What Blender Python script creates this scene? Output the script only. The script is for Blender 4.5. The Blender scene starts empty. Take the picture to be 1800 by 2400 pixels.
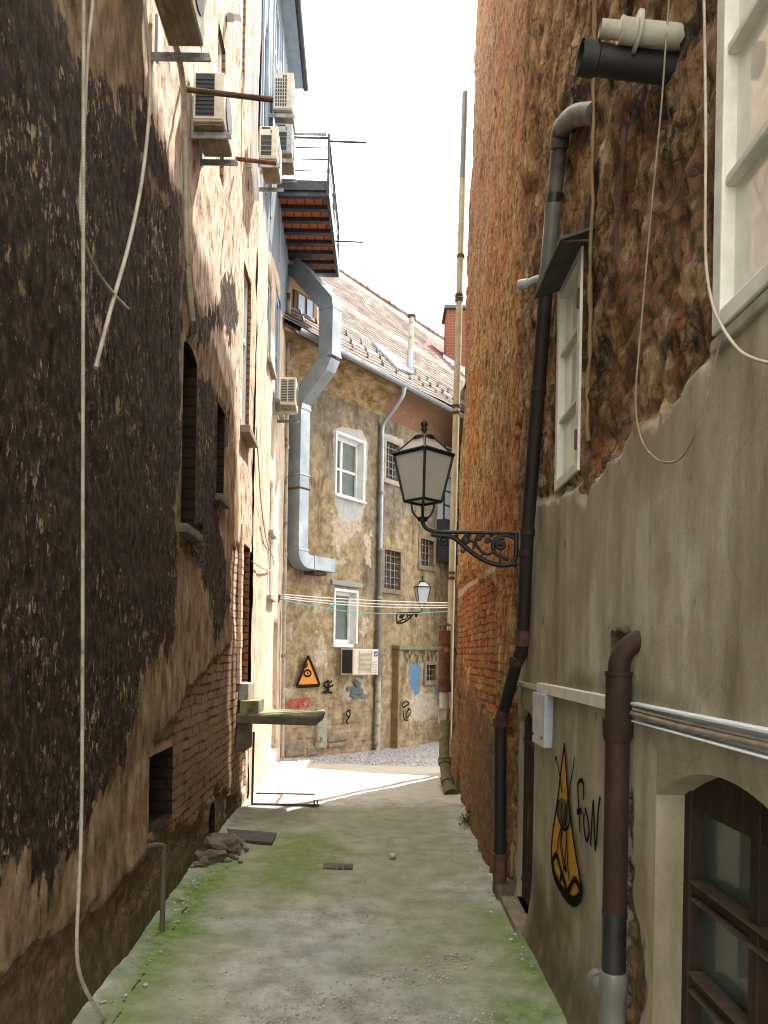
import bpy, math, random
import numpy as np
from mathutils import Vector
random.seed(7)
D = bpy.data
SC = bpy.context.scene
COL = SC.collection

# ---------------------------------------------------------------- camera
CAM_H = 1.6
ROLL = math.radians(1.0)
cam_d = D.cameras.new('camera')
cam = D.objects.new('camera', cam_d)
COL.objects.link(cam)
SC.camera = cam
cam_d.sensor_fit = 'HORIZONTAL'
cam_d.sensor_width = 36.0
cam_d.lens = 36.0
cam_d.shift_y = 330 / 1800.0
cam_d.clip_end = 2000
cam_d.clip_start = 0.02
from mathutils import Matrix
cr, sr = math.cos(ROLL), math.sin(ROLL)
cam.matrix_world = Matrix(((cr, -sr, 0, 0), (0, 0, -1, 0), (sr, cr, 0, CAM_H), (0, 0, 0, 1)))

# ---------------------------------------------------------------- world, sun, exposure
SUN_AZ = math.radians(38.5)      # from +Y towards +X
SUN_EL = math.radians(60)
w = D.worlds.new('World')
SC.world = w
w.use_nodes = True
wn = w.node_tree
wn.nodes.clear()
sky = wn.nodes.new('ShaderNodeTexSky')
sky.sky_type = 'NISHITA'
sky.sun_disc = False
sky.sun_elevation = SUN_EL
sky.sun_rotation = SUN_AZ
sky.air_density = 1.0
sky.dust_density = 4.0
sky.ozone_density = 1.0
veil = wn.nodes.new('ShaderNodeMixRGB')      # thin bright cloud veil over the whole sky
veil.inputs[0].default_value = 0.62
veil.inputs[2].default_value = (12.4, 12.0, 10.8, 1)
bg = wn.nodes.new('ShaderNodeBackground')
bg.inputs[1].default_value = 0.15
wo = wn.nodes.new('ShaderNodeOutputWorld')
wn.links.new(sky.outputs[0], veil.inputs[1])
wn.links.new(veil.outputs[0], bg.inputs[0])
wn.links.new(bg.outputs[0], wo.inputs[0])
sun_d = D.lights.new('sun', 'SUN')
sun_d.energy = 3.6
sun_d.angle = math.radians(0.5)
sun_d.color = (1.0, 0.93, 0.82)
sun = D.objects.new('sun', sun_d)
COL.objects.link(sun)
sdir = Vector((math.sin(SUN_AZ) * math.cos(SUN_EL), math.cos(SUN_AZ) * math.cos(SUN_EL), math.sin(SUN_EL)))
sun.rotation_euler = sdir.to_track_quat('Z', 'Y').to_euler()
sun.location = (6, 6, 20)
SC.view_settings.view_transform = 'Standard'
SC.view_settings.look = 'None'
SC.view_settings.exposure = 2.1
SC.view_settings.gamma = 1.0
SC.view_settings.use_curve_mapping = False
SC.render.engine = 'CYCLES'
SC.cycles.max_bounces = 8
SC.cycles.diffuse_bounces = 5
SC.cycles.use_denoising = True
SC.cycles.filter_width = 1.1
SC.cycles.sample_clamp_indirect = 6

# ---------------------------------------------------------------- measuring helpers (a photo pixel + a real surface -> a world point)
RV = np.array([cr, 0, sr]); UV_ = np.array([-sr, 0, cr]); CC = np.array([0, 0, CAM_H])
def ray(px, py): return (px - 900) / 1800. * RV - (py - 1530) / 1800. * UV_ + np.array([0, 1., 0])
def at(px, py, Y): return CC + ray(px, py) * Y
def hit(px, py, p0, n):
    d = ray(px, py); n = np.array(n, float); return CC + d * (np.dot(np.array(p0) - CC, n) / np.dot(d, n))

class Surf:
    def __init__(s, pt, inv, nrm): s.pt, s.inv, s.n = pt, inv, np.array(nrm, float)
    def px(s, x, y, o=0):            # photo pixel -> (s, z) on the surface
        p0 = np.array(s.pt(0, 0, o)); n = s.n
        return s.inv(hit(x, y, p0, n))
FU = np.array([.5816, .8135, 0]); FN = np.array([.8135, -.5816, 0]); F0 = np.array([-1.57, 11.6, 0])
SL = Surf(lambda s, z, o=0: (-1.27 - .035 * (s - 3.31) + o, s, z), lambda p: (p[1], p[2]), (1, .035, 0))
SR = Surf(lambda s, z, o=0: (.88 - o, s, z), lambda p: (p[1], p[2]), (1, 0, 0))
SQ = Surf(lambda s, z, o=0: (.83 + .0145 * (s - 5.25) + .0177 * z - o, s, z), lambda p: (p[1], p[2]), (1, -.0145, -.0177))
def _fp(s, z, o=0): return (F0[0] + FU[0] * s + FN[0] * o, F0[1] + FU[1] * s + FN[1] * o, z)
SF = Surf(_fp, lambda p: (float(np.dot(np.array(p) - F0, FU)), p[2]), FN)
def S_off(S, d): return Surf(lambda s, z, o=0: S.pt(s, z, o + d), S.inv, S.n)

# ---------------------------------------------------------------- node helpers
class NT:
    def __init__(s, name):
        s.m = D.materials.new(name); s.m.use_nodes = True
        s.t = s.m.node_tree; s.t.nodes.clear()
        s.out = s.t.nodes.new('ShaderNodeOutputMaterial')
        s.b = s.t.nodes.new('ShaderNodeBsdfPrincipled')
        s.t.links.new(s.b.outputs[0], s.out.inputs[0])
    def lk(s, a, b):
        if isinstance(a, (int, float)): b.default_value = (a, a, a, 1) if b.type == 'RGBA' else a
        elif isinstance(a, (tuple, list)): b.default_value = (tuple(a) + (1,))[:4] if b.type == 'RGBA' else a
        else: s.t.links.new(a, b)
    def coord(s, kind='Object', scale=(1, 1, 1)):
        tc = s.t.nodes.new('ShaderNodeTexCoord'); mp = s.t.nodes.new('ShaderNodeMapping')
        s.t.links.new(tc.outputs[kind], mp.inputs[0]); mp.inputs['Scale'].default_value = scale
        return mp.outputs[0]
    def noise(s, vec, scale, detail=4, rough=.55, dist=0):
        n = s.t.nodes.new('ShaderNodeTexNoise'); s.t.links.new(vec, n.inputs['Vector'])
        n.inputs['Scale'].default_value = scale; n.inputs['Detail'].default_value = detail
        n.inputs['Roughness'].default_value = rough; n.inputs['Distortion'].default_value = dist
        return n.outputs['Fac']
    def voro(s, vec, scale, out='Distance', feat='F1'):
        n = s.t.nodes.new('ShaderNodeTexVoronoi'); n.feature = feat; s.t.links.new(vec, n.inputs['Vector'])
        n.inputs['Scale'].default_value = scale; return n.outputs[out]
    def ramp(s, fac, stops, mode='LINEAR'):
        r = s.t.nodes.new('ShaderNodeValToRGB'); s.lk(fac, r.inputs[0]); r.color_ramp.interpolation = mode
        e = r.color_ramp.elements
        while len(e) < len(stops): e.new(.5)
        for i, (p, c) in enumerate(stops):
            e[i].position = p
            e[i].color = (c, c, c, 1) if isinstance(c, (int, float)) else tuple(c) + (1,)
        return r.outputs[0]
    def mix(s, f, a, b, mode='MIX'):
        n = s.t.nodes.new('ShaderNodeMixRGB'); n.blend_type = mode
        s.lk(f, n.inputs[0]); s.lk(a, n.inputs[1]); s.lk(b, n.inputs[2]); return n.outputs[0]
    def math(s, op, a, b=0, c=0, clamp=False):
        n = s.t.nodes.new('ShaderNodeMath'); n.operation = op; n.use_clamp = clamp
        s.lk(a, n.inputs[0]); s.lk(b, n.inputs[1]); s.lk(c, n.inputs[2]); return n.outputs[0]
    def t_y(s, vec):
        x = s.t.nodes.new('ShaderNodeSeparateXYZ'); s.t.links.new(vec, x.inputs[0]); return x.outputs[1]
    def attr(s, name):
        n = s.t.nodes.new('ShaderNodeAttribute'); n.attribute_name = name; return n.outputs['Fac']
    def thr(s, v, lo, hi):     # smooth threshold
        n = s.t.nodes.new('ShaderNodeMapRange'); n.interpolation_type = 'SMOOTHSTEP'
        s.lk(v, n.inputs[0]); n.inputs[1].default_value = lo; n.inputs[2].default_value = hi; return n.outputs[0]
    def sdf(s, name, amp, vec, scale, soft=.02, detail=6):   # ragged edge of a patch whose distance field is on the mesh
        nz = s.math('MULTIPLY', s.math('SUBTRACT', s.noise(vec, scale, detail, .65), .5), amp)
        return s.thr(s.math('ADD', s.attr(name), nz), -soft, soft)
    def bump(s, h, strength=.5, dist=.02, prev=None):
        n = s.t.nodes.new('ShaderNodeBump'); s.lk(h, n.inputs['Height'])
        s.lk(strength, n.inputs['Strength']); n.inputs['Distance'].default_value = dist
        if prev is not None: s.t.links.new(prev, n.inputs['Normal'])
        return n.outputs[0]
    def brick(s, vec, bw, rh, mortar, c1, c2, cm, bias=0):
        n = s.t.nodes.new('ShaderNodeTexBrick'); s.t.links.new(vec, n.inputs['Vector'])
        n.inputs['Scale'].default_value = 1; n.inputs['Brick Width'].default_value = bw
        n.inputs['Row Height'].default_value = rh; n.inputs['Mortar Size'].default_value = mortar
        n.inputs['Mortar Smooth'].default_value = .3; n.inputs['Bias'].default_value = bias
        s.lk(c1, n.inputs['Color1']); s.lk(c2, n.inputs['Color2']); s.lk(cm, n.inputs['Mortar'])
        return n.outputs['Color'], n.outputs['Fac']
    def warp(s, vec, scale, amp):
        n = s.t.nodes.new('ShaderNodeTexNoise'); s.t.links.new(vec, n.inputs['Vector'])
        n.inputs['Scale'].default_value = scale
        a = s.t.nodes.new('ShaderNodeVectorMath'); a.operation = 'MULTIPLY_ADD'
        s.t.links.new(n.outputs['Color'], a.inputs[0]); a.inputs[1].default_value = (amp,) * 3; s.t.links.new(vec, a.inputs[2])
        return a.outputs[0]
    def done(s, col, rough=.9, nrm=None, metal=0, spec=.3, alpha=None):
        s.lk(col, s.b.inputs['Base Color']); s.lk(rough, s.b.inputs['Roughness']); s.b.inputs['Metallic'].default_value = metal
        s.b.inputs['Specular IOR Level'].default_value = spec
        if nrm is not None: s.t.links.new(nrm, s.b.inputs['Normal'])
        if alpha is not None: s.lk(alpha, s.b.inputs['Alpha'])
        return s.m

MAT = {}
def simple(name, c1, c2=None, rough=.6, metal=0, scale=12, bump=.15, spec=.4, stretch=(1, 1, 1), dirt=None, dfac=.5):
    n = NT(name); v = n.coord('Object', stretch)
    c2 = c2 or tuple(x * .7 for x in c1)
    a = n.noise(v, scale, 6, .65)
    col = n.mix(n.thr(a, .35, .65), c1, c2)
    if dirt:
        d = n.noise(v, scale * .35, 7, .7)
        col = n.mix(n.thr(d, dfac, dfac + .12), col, dirt)
    nb = n.bump(n.noise(v, scale * 6, 4), bump, .004)
    MAT[name] = n.done(col, n.ramp(a, [(.3, max(rough - .12, .05)), (.7, min(rough + .12, 1))]), nb, metal, spec)
    return MAT[name]

def glass(name, col, rough=.04, tint2=None):
    n = NT(name); v = n.coord('Object')
    c = n.mix(n.thr(n.noise(v, 3, 4), .35, .7), col, tint2 or tuple(x * .5 for x in col))
    nb = n.bump(n.noise(v, 2.5, 1), .06, .02)
    n.b.inputs['Coat Weight'].default_value = 1; n.b.inputs['Coat Roughness'].default_value = .02
    MAT[name] = n.done(c, .35, nb, 0, .8)
    return MAT[name]

# ---------------------------------------------------------------- mesh helpers
def org(o):
    v = Vector((0, 0, 0))
    while o is not None: v += o.location; o = o.parent
    return v
class MB:
    def __init__(s): s.v = []; s.f = []; s.sm = []; s.uv = {}
    def add(s, vs, fs, smooth=False):
        b = len(s.v); s.v += [tuple(map(float, p)) for p in vs]
        s.f += [tuple(i + b for i in f) for f in fs]; s.sm += [smooth] * len(fs); return s
    def hex(s, p):   # p: 4 bottom, 4 top
        return s.add(p, [(3, 2, 1, 0), (4, 5, 6, 7), (0, 1, 5, 4), (1, 2, 6, 5), (2, 3, 7, 6), (3, 0, 4, 7)])
    def box(s, x0, x1, y0, y1, z0, z1):
        return s.hex([(x0, y0, z0), (x1, y0, z0), (x1, y1, z0), (x0, y1, z0), (x0, y0, z1), (x1, y0, z1), (x1, y1, z1), (x0, y1, z1)])
    def sbox(s, S, s0, s1, z0, z1, o0, o1):
        return s.hex([S.pt(s0, z0, o0), S.pt(s1, z0, o0), S.pt(s1, z0, o1), S.pt(s0, z0, o1),
                      S.pt(s0, z1, o0), S.pt(s1, z1, o0), S.pt(s1, z1, o1), S.pt(s0, z1, o1)])
    def tube(s, pts, r, seg=8, caps=True, flat=None):
        P = [Vector(p) for p in pts]; n = len(P)
        R = r if isinstance(r, (list, tuple)) else [r] * n
        T = []
        for i in range(n):
            a = P[max(i - 1, 0)]; b = P[min(i + 1, n - 1)]
            t = (b - a); T.append(t.normalized() if t.length > 1e-9 else Vector((0, 0, 1)))
        up = Vector((0, 0, 1)) if abs(T[0].z) < .9 else Vector((1, 0, 0))
        A = T[0].cross(up).normalized(); vs = []
        for i in range(n):
            A = (A - T[i] * A.dot(T[i])); A = A.normalized() if A.length > 1e-6 else T[i].orthogonal().normalized()
            B = T[i].cross(A)
            for k in range(seg):
                an = 2 * math.pi * k / seg
                vs.append(P[i] + (A * math.cos(an) + B * math.sin(an)) * R[i])
        fs = [(i * seg + k, i * seg + (k + 1) % seg, (i + 1) * seg + (k + 1) % seg, (i + 1) * seg + k) for i in range(n - 1) for k in range(seg)]
        s.add(vs, fs, True)
        if caps:
            s.add(vs[:seg], [tuple(range(seg))[::-1]]); s.add(vs[-seg:], [tuple(range(seg))])
        return s
    def cyl(s, a, b, r, seg=16, r2=None, caps=True): return s.tube([a, b], [r, r if r2 is None else r2], seg, caps)
    def ring(s, a, b, r, wall=.004, seg=20):   # hollow pipe end
        s.tube([a, b], [r, r], seg, False); s.tube([a, b], [r - wall, r - wall], seg, False)
        av = Vector(a); t = (Vector(b) - av).normalized(); A = t.orthogonal().normalized()
        return s
    def sweep(s, pts, sec, closed=True, caps=True):
        # sec(i) -> list of offset vectors at point i
        n = len(pts); m = len(sec(0)); vs = []
        for i, p in enumerate(pts):
            for q in sec(i): vs.append(Vector(p) + Vector(q))
        fs = [(i * m + k, i * m + (k + 1) % m, (i + 1) * m + (k + 1) % m, (i + 1) * m + k) for i in range(n - 1) for k in range(m if closed else m - 1)]
        s.add(vs, fs)
        if caps and closed:
            s.add(vs[:m], [tuple(range(m))[::-1]]); s.add(vs[-m:], [tuple(range(m))])
        return s
    def prism(s, poly, off):
        n = len(poly); a = [Vector(p) for p in poly]; b = [p + Vector(off) for p in a]
        return s.add(a + b, [tuple(range(n))[::-1], tuple(range(n, 2 * n))] + [(i, (i + 1) % n, n + (i + 1) % n, n + i) for i in range(n)])
    def blob(s, c, r, seed=0, sub=2, j=.25, smooth=True):
        rnd = random.Random(seed); import bmesh
        bm = bmesh.new(); bmesh.ops.create_icosphere(bm, subdivisions=sub, radius=1)
        vs = []
        ph = [rnd.uniform(0, 6) for _ in range(6)]
        for v in bm.verts:
            p = v.co; k = 1 + j * (math.sin(p.x * 3 + ph[0]) * math.sin(p.y * 3 + ph[1]) + .5 * math.sin(p.z * 5 + ph[2] + p.x * 4)) + rnd.uniform(-.04, .04)
            vs.append((c[0] + p.x * k * r[0], c[1] + p.y * k * r[1], c[2] + p.z * k * r[2]))
        fs = [tuple(v.index for v in f.verts) for f in bm.faces]; bm.free()
        return s.add(vs, fs, smooth)
    def build(s, name, mat, parent=None, bevel=0, base=None):
        me = D.meshes.new(name)
        vs = np.array(s.v, float)
        if parent is not None: o3 = np.array(org(parent))
        else:
            o3 = np.array([(vs[:, 0].min() + vs[:, 0].max()) / 2, (vs[:, 1].min() + vs[:, 1].max()) / 2, vs[:, 2].min()]) if base is None else np.array(base, float)
        me.from_pydata((vs - o3).tolist(), [], s.f)
        me.polygons.foreach_set('use_smooth', s.sm)
        me.materials.append(MAT[mat] if isinstance(mat, str) else mat)
        if s.uv:
            lay = me.uv_layers.new(name='UVMap')
            for p in me.polygons:
                for li in p.loop_indices:
                    lay.data[li].uv = s.uv.get(me.loops[li].vertex_index, (0, 0))
        me.update()
        o = D.objects.new(name, me); COL.objects.link(o)
        if parent is not None: o.parent = parent
        else: o.location = o3
        if bevel:
            bv = o.modifiers.new('bevel', 'BEVEL'); bv.width = bevel; bv.segments = 2; bv.limit_method = 'ANGLE'; bv.angle_limit = .7
        return o
def tag(o, label=None, cat=None, group=None, kind=None):
    if label: o['label'] = label
    if cat: o['category'] = cat
    if group: o['group'] = group
    if kind: o['kind'] = kind
    return o
def thing(name, loc, label, cat, group=None):
    o = D.objects.new(name, None); COL.objects.link(o); o.location = loc; o.empty_display_size = .1
    return tag(o, label, cat, group)
def smooth_path(pts, n=8):
    P = [np.array(p, float) for p in pts]; out = []
    for i in range(len(P) - 1):
        p0 = P[max(i - 1, 0)]; p1 = P[i]; p2 = P[i + 1]; p3 = P[min(i + 2, len(P) - 1)]
        for k in range(n):
            t = k / n
            out.append(.5 * ((2 * p1) + (-p0 + p2) * t + (2 * p0 - 5 * p1 + 4 * p2 - p3) * t * t + (-p0 + 3 * p1 - 3 * p2 + p3) * t ** 3))
    out.append(P[-1]); return out

# numpy noise for real relief
def vnoise(x, y, seed=0):
    xi = np.floor(x).astype(np.int64); yi = np.floor(y).astype(np.int64); xf = x - xi; yf = y - yi
    def h(a, b):
        n = (a * 374761393 + b * 668265263 + seed * 974711) & 0xffffffff
        n = ((n ^ (n >> 13)) * 1274126177) & 0xffffffff
        return ((n ^ (n >> 16)) & 0xffff) / 65535.
    u = xf * xf * (3 - 2 * xf); v = yf * yf * (3 - 2 * yf)
    return (h(xi, yi) * (1 - u) + h(xi + 1, yi) * u) * (1 - v) + (h(xi, yi + 1) * (1 - u) + h(xi + 1, yi + 1) * u) * v
def fbm(x, y, oct=4, seed=0, g=.5):
    a = 1; t = 0; s = 0
    for i in range(oct):
        t = t + a * vnoise(x * 2 ** i, y * 2 ** i, seed + i * 17); s += a; a *= g
    return t / s
def polysdf(x, y, poly):
    P = np.array(poly, float); d = np.full(x.shape, 1e9); ins = np.zeros(x.shape, bool)
    for i in range(len(P)):
        a = P[i]; b = P[(i + 1) % len(P)]; e = b - a
        t = np.clip(((x - a[0]) * e[0] + (y - a[1]) * e[1]) / (e @ e + 1e-12), 0, 1)
        d = np.minimum(d, np.hypot(x - a[0] - e[0] * t, y - a[1] - e[1] * t))
        c = ((a[1] > y) != (b[1] > y)) & (x < (b[0] - a[0]) * (y - a[1]) / (b[1] - a[1] + 1e-12) + a[0])
        ins ^= c
    return np.where(ins, d, -d)
def axis(segs, extra=()):
    out = set()
    for a, b, st in segs:
        n = max(1, int(round((b - a) / st)))
        for i in range(n + 1): out.add(round(a + (b - a) * i / n, 5))
    ex = [round(e, 5) for e in extra if segs[0][0] <= e <= segs[-1][1]]
    arr = [o for o in out if all(abs(o - e) > .006 for e in ex) or o in (round(segs[0][0], 5), round(segs[-1][1], 5))]
    return np.array(sorted(set(arr + ex)))

def surface(name, S, ss, zs, mat, parent, holes=(), disp=None, attrs=None, reveal=None, reveal_mat=None, ground=False):
    """grid on a surface with real relief; holes = dicts(s0,s1,z0,z1,depth,arch,back)"""
    SS, ZZ = np.meshgrid(ss, zs, indexing='ij')
    dv = disp(SS, ZZ) if disp else np.zeros(SS.shape)
    for h in holes:
        dx = np.maximum(np.maximum(h['s0'] - SS, SS - h['s1']), 0); dz = np.maximum(np.maximum(h['z0'] - ZZ, ZZ - h['z1']), 0)
        k = np.clip(np.hypot(dx, dz) / .05, 0, 1); dv = dv * k
    if ground: X, Y, Z = SS, ZZ, dv
    else:
        X, Y, Z = S.pt(SS, ZZ, dv); Z = Z + 0 * SS; Y = Y + 0 * SS
    V = np.stack([X, Y, Z], -1).reshape(-1, 3)
    ns, nz = SS.shape
    I = np.arange(ns * nz).reshape(ns, nz)
    q = np.stack([I[:-1, :-1], I[1:, :-1], I[1:, 1:], I[:-1, 1:]], -1)
    cs = (ss[:-1] + ss[1:]) / 2; cz = (zs[:-1] + zs[1:]) / 2
    CSm, CZm = np.meshgrid(cs, cz, indexing='ij'); keep = np.ones(CSm.shape, bool)
    for h in holes: keep &= ~((CSm > h['s0']) & (CSm < h['s1']) & (CZm > h['z0']) & (CZm < h['z1']))
    F = q[keep].reshape(-1, 4)
    ev = []; ef = []; em = []; euv = []
    base = len(V)
    def quad(pts, m):
        b = base + len(ev)
        zc_ = len({round(p_[0], 4) for p_ in pts}) == 1
        for (s_, z_, o_) in pts: ev.append(S.pt(s_, z_, o_)); euv.append((s_ + o_, z_) if zc_ else (s_, z_ + o_))
        ef.append((b, b + 1, b + 2, b + 3)); em.append(m)
    for h in holes:
        s0, s1, z0, z1, d = h['s0'], h['s1'], h['z0'], h['z1'], h['depth']
        m = h.get('m', 1)
        side_top = z1
        if h.get('arch'):
            rise = h['arch']; n = 14; side_top = z1 - rise
            prev = None
            for i in range(n + 1):
                t = i / n; sx = s0 + (s1 - s0) * t; zc = z1 - .004 - rise * (2 * t - 1) ** 2
                if prev:
                    quad([(prev[0], prev[1], 0), (sx, zc, 0), (sx, z1, 0), (prev[0], z1, 0)], 0)
                    quad([(prev[0], prev[1], 0), (sx, zc, 0), (sx, zc, -d), (prev[0], prev[1], -d)], m)
                prev = (sx, zc)
        else:
            quad([(s0, z1, 0), (s1, z1, 0), (s1, z1, -d), (s0, z1, -d)], m)
        quad([(s0, z0, 0), (s0, side_top, 0), (s0, side_top, -d), (s0, z0, -d)], m)
        quad([(s1, z0, 0), (s1, side_top, 0), (s1, side_top, -d), (s1, z0, -d)], m)
        quad([(s0, z0, 0), (s1, z0, 0), (s1, z0, -d), (s0, z0, -d)], m)
        if h.get('back', True): quad([(s0, z0, -d), (s1, z0, -d), (s1, z1, -d), (s0, z1, -d)], m)
    nF = len(F)
    if ev:
        V = np.vstack([V, np.array(ev)]); F = np.vstack([F, np.array(ef)])
    o3 = np.array(org(parent)) if parent is not None else np.zeros(3)
    me = D.meshes.new(name)
    me.vertices.add(len(V)); me.vertices.foreach_set('co', (V - o3).astype(np.float32).ravel())
    me.loops.add(len(F) * 4); me.loops.foreach_set('vertex_index', F.astype(np.int32).ravel())
    me.polygons.add(len(F)); me.polygons.foreach_set('loop_start', np.arange(0, len(F) * 4, 4, dtype=np.int32))
    try: me.polygons.foreach_set('loop_total', np.full(len(F), 4, np.int32))
    except Exception: pass
    mi = np.zeros(len(F), np.int32); sm = np.ones(len(F), bool)
    if ev: mi[nF:] = em; sm[nF:] = False
    me.materials.append(MAT[mat]); me.materials.append(MAT[reveal_mat or mat])
    if any(h.get('m') == 2 for h in holes): me.materials.append(MAT['shaded_brick'])
    me.polygons.foreach_set('material_index', mi); me.polygons.foreach_set('use_smooth', sm)
    me.update(calc_edges=True)
    UVv = np.stack([SS, ZZ], -1).reshape(-1, 2)
    if ev: UVv = np.vstack([UVv, np.array(euv)])
    lay = me.uv_layers.new(name='UVMap'); lay.data.foreach_set('uv', UVv[F.ravel()].astype(np.float32).ravel())
    if attrs:
        for k, a in attrs(SS, ZZ).items():
            at_ = me.attributes.new(k, 'FLOAT', 'POINT')
            vals = np.clip(a, -1, 1).reshape(-1)
            if ev:
                e = attrs(UVv[ns * nz:, 0], UVv[ns * nz:, 1])[k]
                vals = np.concatenate([vals, np.clip(e, -1, 1)])
            at_.data.foreach_set('value', vals.astype(np.float32))
    me.validate()
    o = D.objects.new(name, me); COL.objects.link(o)
    if parent is not None: o.parent = parent
    return o


# ---------------------------------------------------------------- materials
simple('white_paint', (.62, .60, .54), (.52, .50, .43), .55, scale=9, dirt=(.25, .20, .13), dfac=.62)
simple('clean_white', (.74, .76, .76), (.62, .66, .68), .45, scale=6, dirt=(.35, .33, .28), dfac=.68)
simple('blue_paint', (.20, .28, .37), (.27, .35, .43), .5, scale=8, dirt=(.25, .25, .25), dfac=.66)
simple('brown_wood', (.030, .013, .005), (.014, .007, .003), .7, scale=14, stretch=(1, 1, .15), dirt=(.14, .09, .05), dfac=.66, bump=.3)
simple('old_wood', (.045, .030, .020), (.09, .065, .045), .85, scale=14, stretch=(1, 1, .12), bump=.5)
simple('cast_iron', (.008, .007, .006), (.018, .011, .006), .7, .0, scale=10, stretch=(1, 1, .2), dirt=(.06, .025, .010), dfac=.60, bump=.3)
simple('lamp_iron', (.006, .006, .007), (.010, .009, .008), .5, .0, scale=20, bump=.3)
simple('red_iron', (.040, .013, .006), (.017, .007, .003), .75, .0, scale=7, stretch=(1, 1, .35), dirt=(.12, .050, .022), dfac=.56, bump=.25)
simple('rust', (.16, .055, .022), (.07, .028, .015), .9, 0, scale=18, bump=.6, dirt=(.03, .018, .012), dfac=.58)
simple('old_rust', (.10, .045, .030), (.05, .026, .018), .85, 0, scale=18, bump=.5)
simple('pvc_grey', (.155, .150, .135), (.12, .115, .10), .42, 0, scale=8, dirt=(.07, .06, .045), dfac=.6, bump=.1)
simple('pvc_dirty', (.12, .105, .085), (.06, .05, .038), .6, 0, scale=10, dirt=(.03, .025, .018), dfac=.55, bump=.2)
simple('pvc_light', (.36, .40, .42), (.28, .31, .33), .4, 0, scale=8, dirt=(.12, .10, .08), dfac=.6)
simple('pvc_black', (.012, .012, .012), (.022, .020, .018), .45, 0, scale=10, dirt=(.10, .085, .06), dfac=.66)
simple('pvc_cream', (.42, .40, .32), (.31, .28, .22), .5, 0, scale=11, dirt=(.06, .045, .03), dfac=.52)
simple('cream_pipe', (.40, .35, .22), (.30, .26, .16), .55, 0, scale=6, dirt=(.16, .11, .06), dfac=.62)
simple('cable_white', (.44, .39, .31), (.30, .26, .20), .6, 0, scale=9, dirt=(.13, .10, .07), dfac=.56)
simple('wire', (.30, .24, .17), (.2, .16, .11), .7, 0, scale=20)
simple('galvanised', (.31, .365, .41), (.23, .265, .295), .36, .35, scale=3, dirt=(.17, .17, .15), dfac=.60, bump=.08)
simple('zinc', (.36, .40, .44), (.28, .31, .34), .38, .5, scale=6, dirt=(.16, .14, .11), dfac=.64)
simple('steel', (.30, .31, .32), (.18, .17, .15), .5, .3, scale=16, dirt=(.10, .055, .03), dfac=.56, bump=.3)
simple('dark_steel', (.055, .06, .075), (.04, .04, .05), .5, .3, scale=12, dirt=(.09, .05, .03), dfac=.62)
simple('slate_plate', (.060, .062, .056), (.045, .045, .04), .75, 0, scale=9, bump=.3)
simple('ac_shell', (.56, .52, .44), (.47, .43, .35), .5, 0, scale=8, dirt=(.27, .21, .13), dfac=.6)
simple('ac_under', (.30, .24, .16), (.20, .16, .11), .8, 0, scale=10, dirt=(.08, .06, .04), dfac=.58)
simple('ac_dark', (.02, .025, .03), (.035, .04, .045), .5, .3, scale=60, bump=.6)
simple('concrete', (.33, .31, .25), (.24, .22, .17), .9, 0, scale=7, dirt=(.13, .13, .06), dfac=.58, bump=.6)
simple('flaking_rust', (.15, .055, .025), (.07, .03, .015), .9, 0, scale=7, dirt=(.46, .38, .28), dfac=.55, bump=.5)
simple('ridge_clay', (.12, .075, .055), (.075, .05, .04), .9, 0, scale=8, bump=.4)
simple('mossy_concrete', (.20, .19, .12), (.13, .13, .06), .95, 0, scale=11, dirt=(.05, .06, .02), dfac=.5, bump=.8)
simple('mossy_pipe', (.13, .12, .05), (.07, .065, .03), .8, 0, scale=20, dirt=(.20, .17, .10), dfac=.58, bump=.6)
simple('stone', (.25, .20, .14), (.17, .135, .09), .95, 0, scale=9, dirt=(.08, .06, .04), dfac=.56, bump=.9)
simple('dark_stone', (.12, .095, .065), (.075, .06, .04), .95, 0, scale=9, bump=.9)
simple('iron_plate', (.075, .062, .055), (.05, .042, .036), .7, .2, scale=14, bump=.5)
simple('pebble', (.48, .46, .42), (.24, .22, .19), .85, 0, scale=30, bump=.2)
simple('leaf', (.05, .075, .02), (.03, .05, .015), .7, 0, scale=20)
simple('black_paint', (.012, .010, .009), (.02, .018, .015), .6, 0, scale=30)
simple('cyan_plastic', (.10, .45, .50), (.08, .38, .44), .5)
simple('blue_badge', (.02, .13, .33), (.02, .11, .28), .4)
simple('dark_void', (.012, .009, .007), (.02, .015, .011), .9, 0, scale=5)
simple('curtain', (.40, .38, .32), (.30, .29, .25), .9, 0, scale=14, stretch=(1, 1, .1))
glass('glass_dark', (.030, .036, .034), tint2=(.05, .055, .05))
glass('glass_green', (.055, .085, .075), tint2=(.022, .034, .030))
glass('glass_blue', (.16, .24, .32), tint2=(.08, .12, .17))
glass('glass_cream', (.64, .62, .53), tint2=(.44, .42, .34))
glass('glass_sky', (.42, .52, .60), tint2=(.34, .42, .5))

def mat_lampglass(name, c):
    n = NT(name); v = n.coord('Object')
    a = n.noise(v, 9, 5)
    cc = n.mix(a, c, tuple(x * .85 for x in c))
    MAT[name] = n.done(cc, .35, None, 0, .5)
    tr = n.t.nodes.new('ShaderNodeBsdfTranslucent'); n.lk(cc, tr.inputs[0]); mx = n.t.nodes.new('ShaderNodeMixShader'); mx.inputs[0].default_value = .6
    n.t.links.new(n.b.outputs[0], mx.inputs[1]); n.t.links.new(tr.outputs[0], mx.inputs[2]); n.t.links.new(mx.outputs[0], n.out.inputs[0])
mat_lampglass('lamp_glass', (.86, .82, .76)); mat_lampglass('lamp_glass_pale', (.80, .86, .88))

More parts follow.
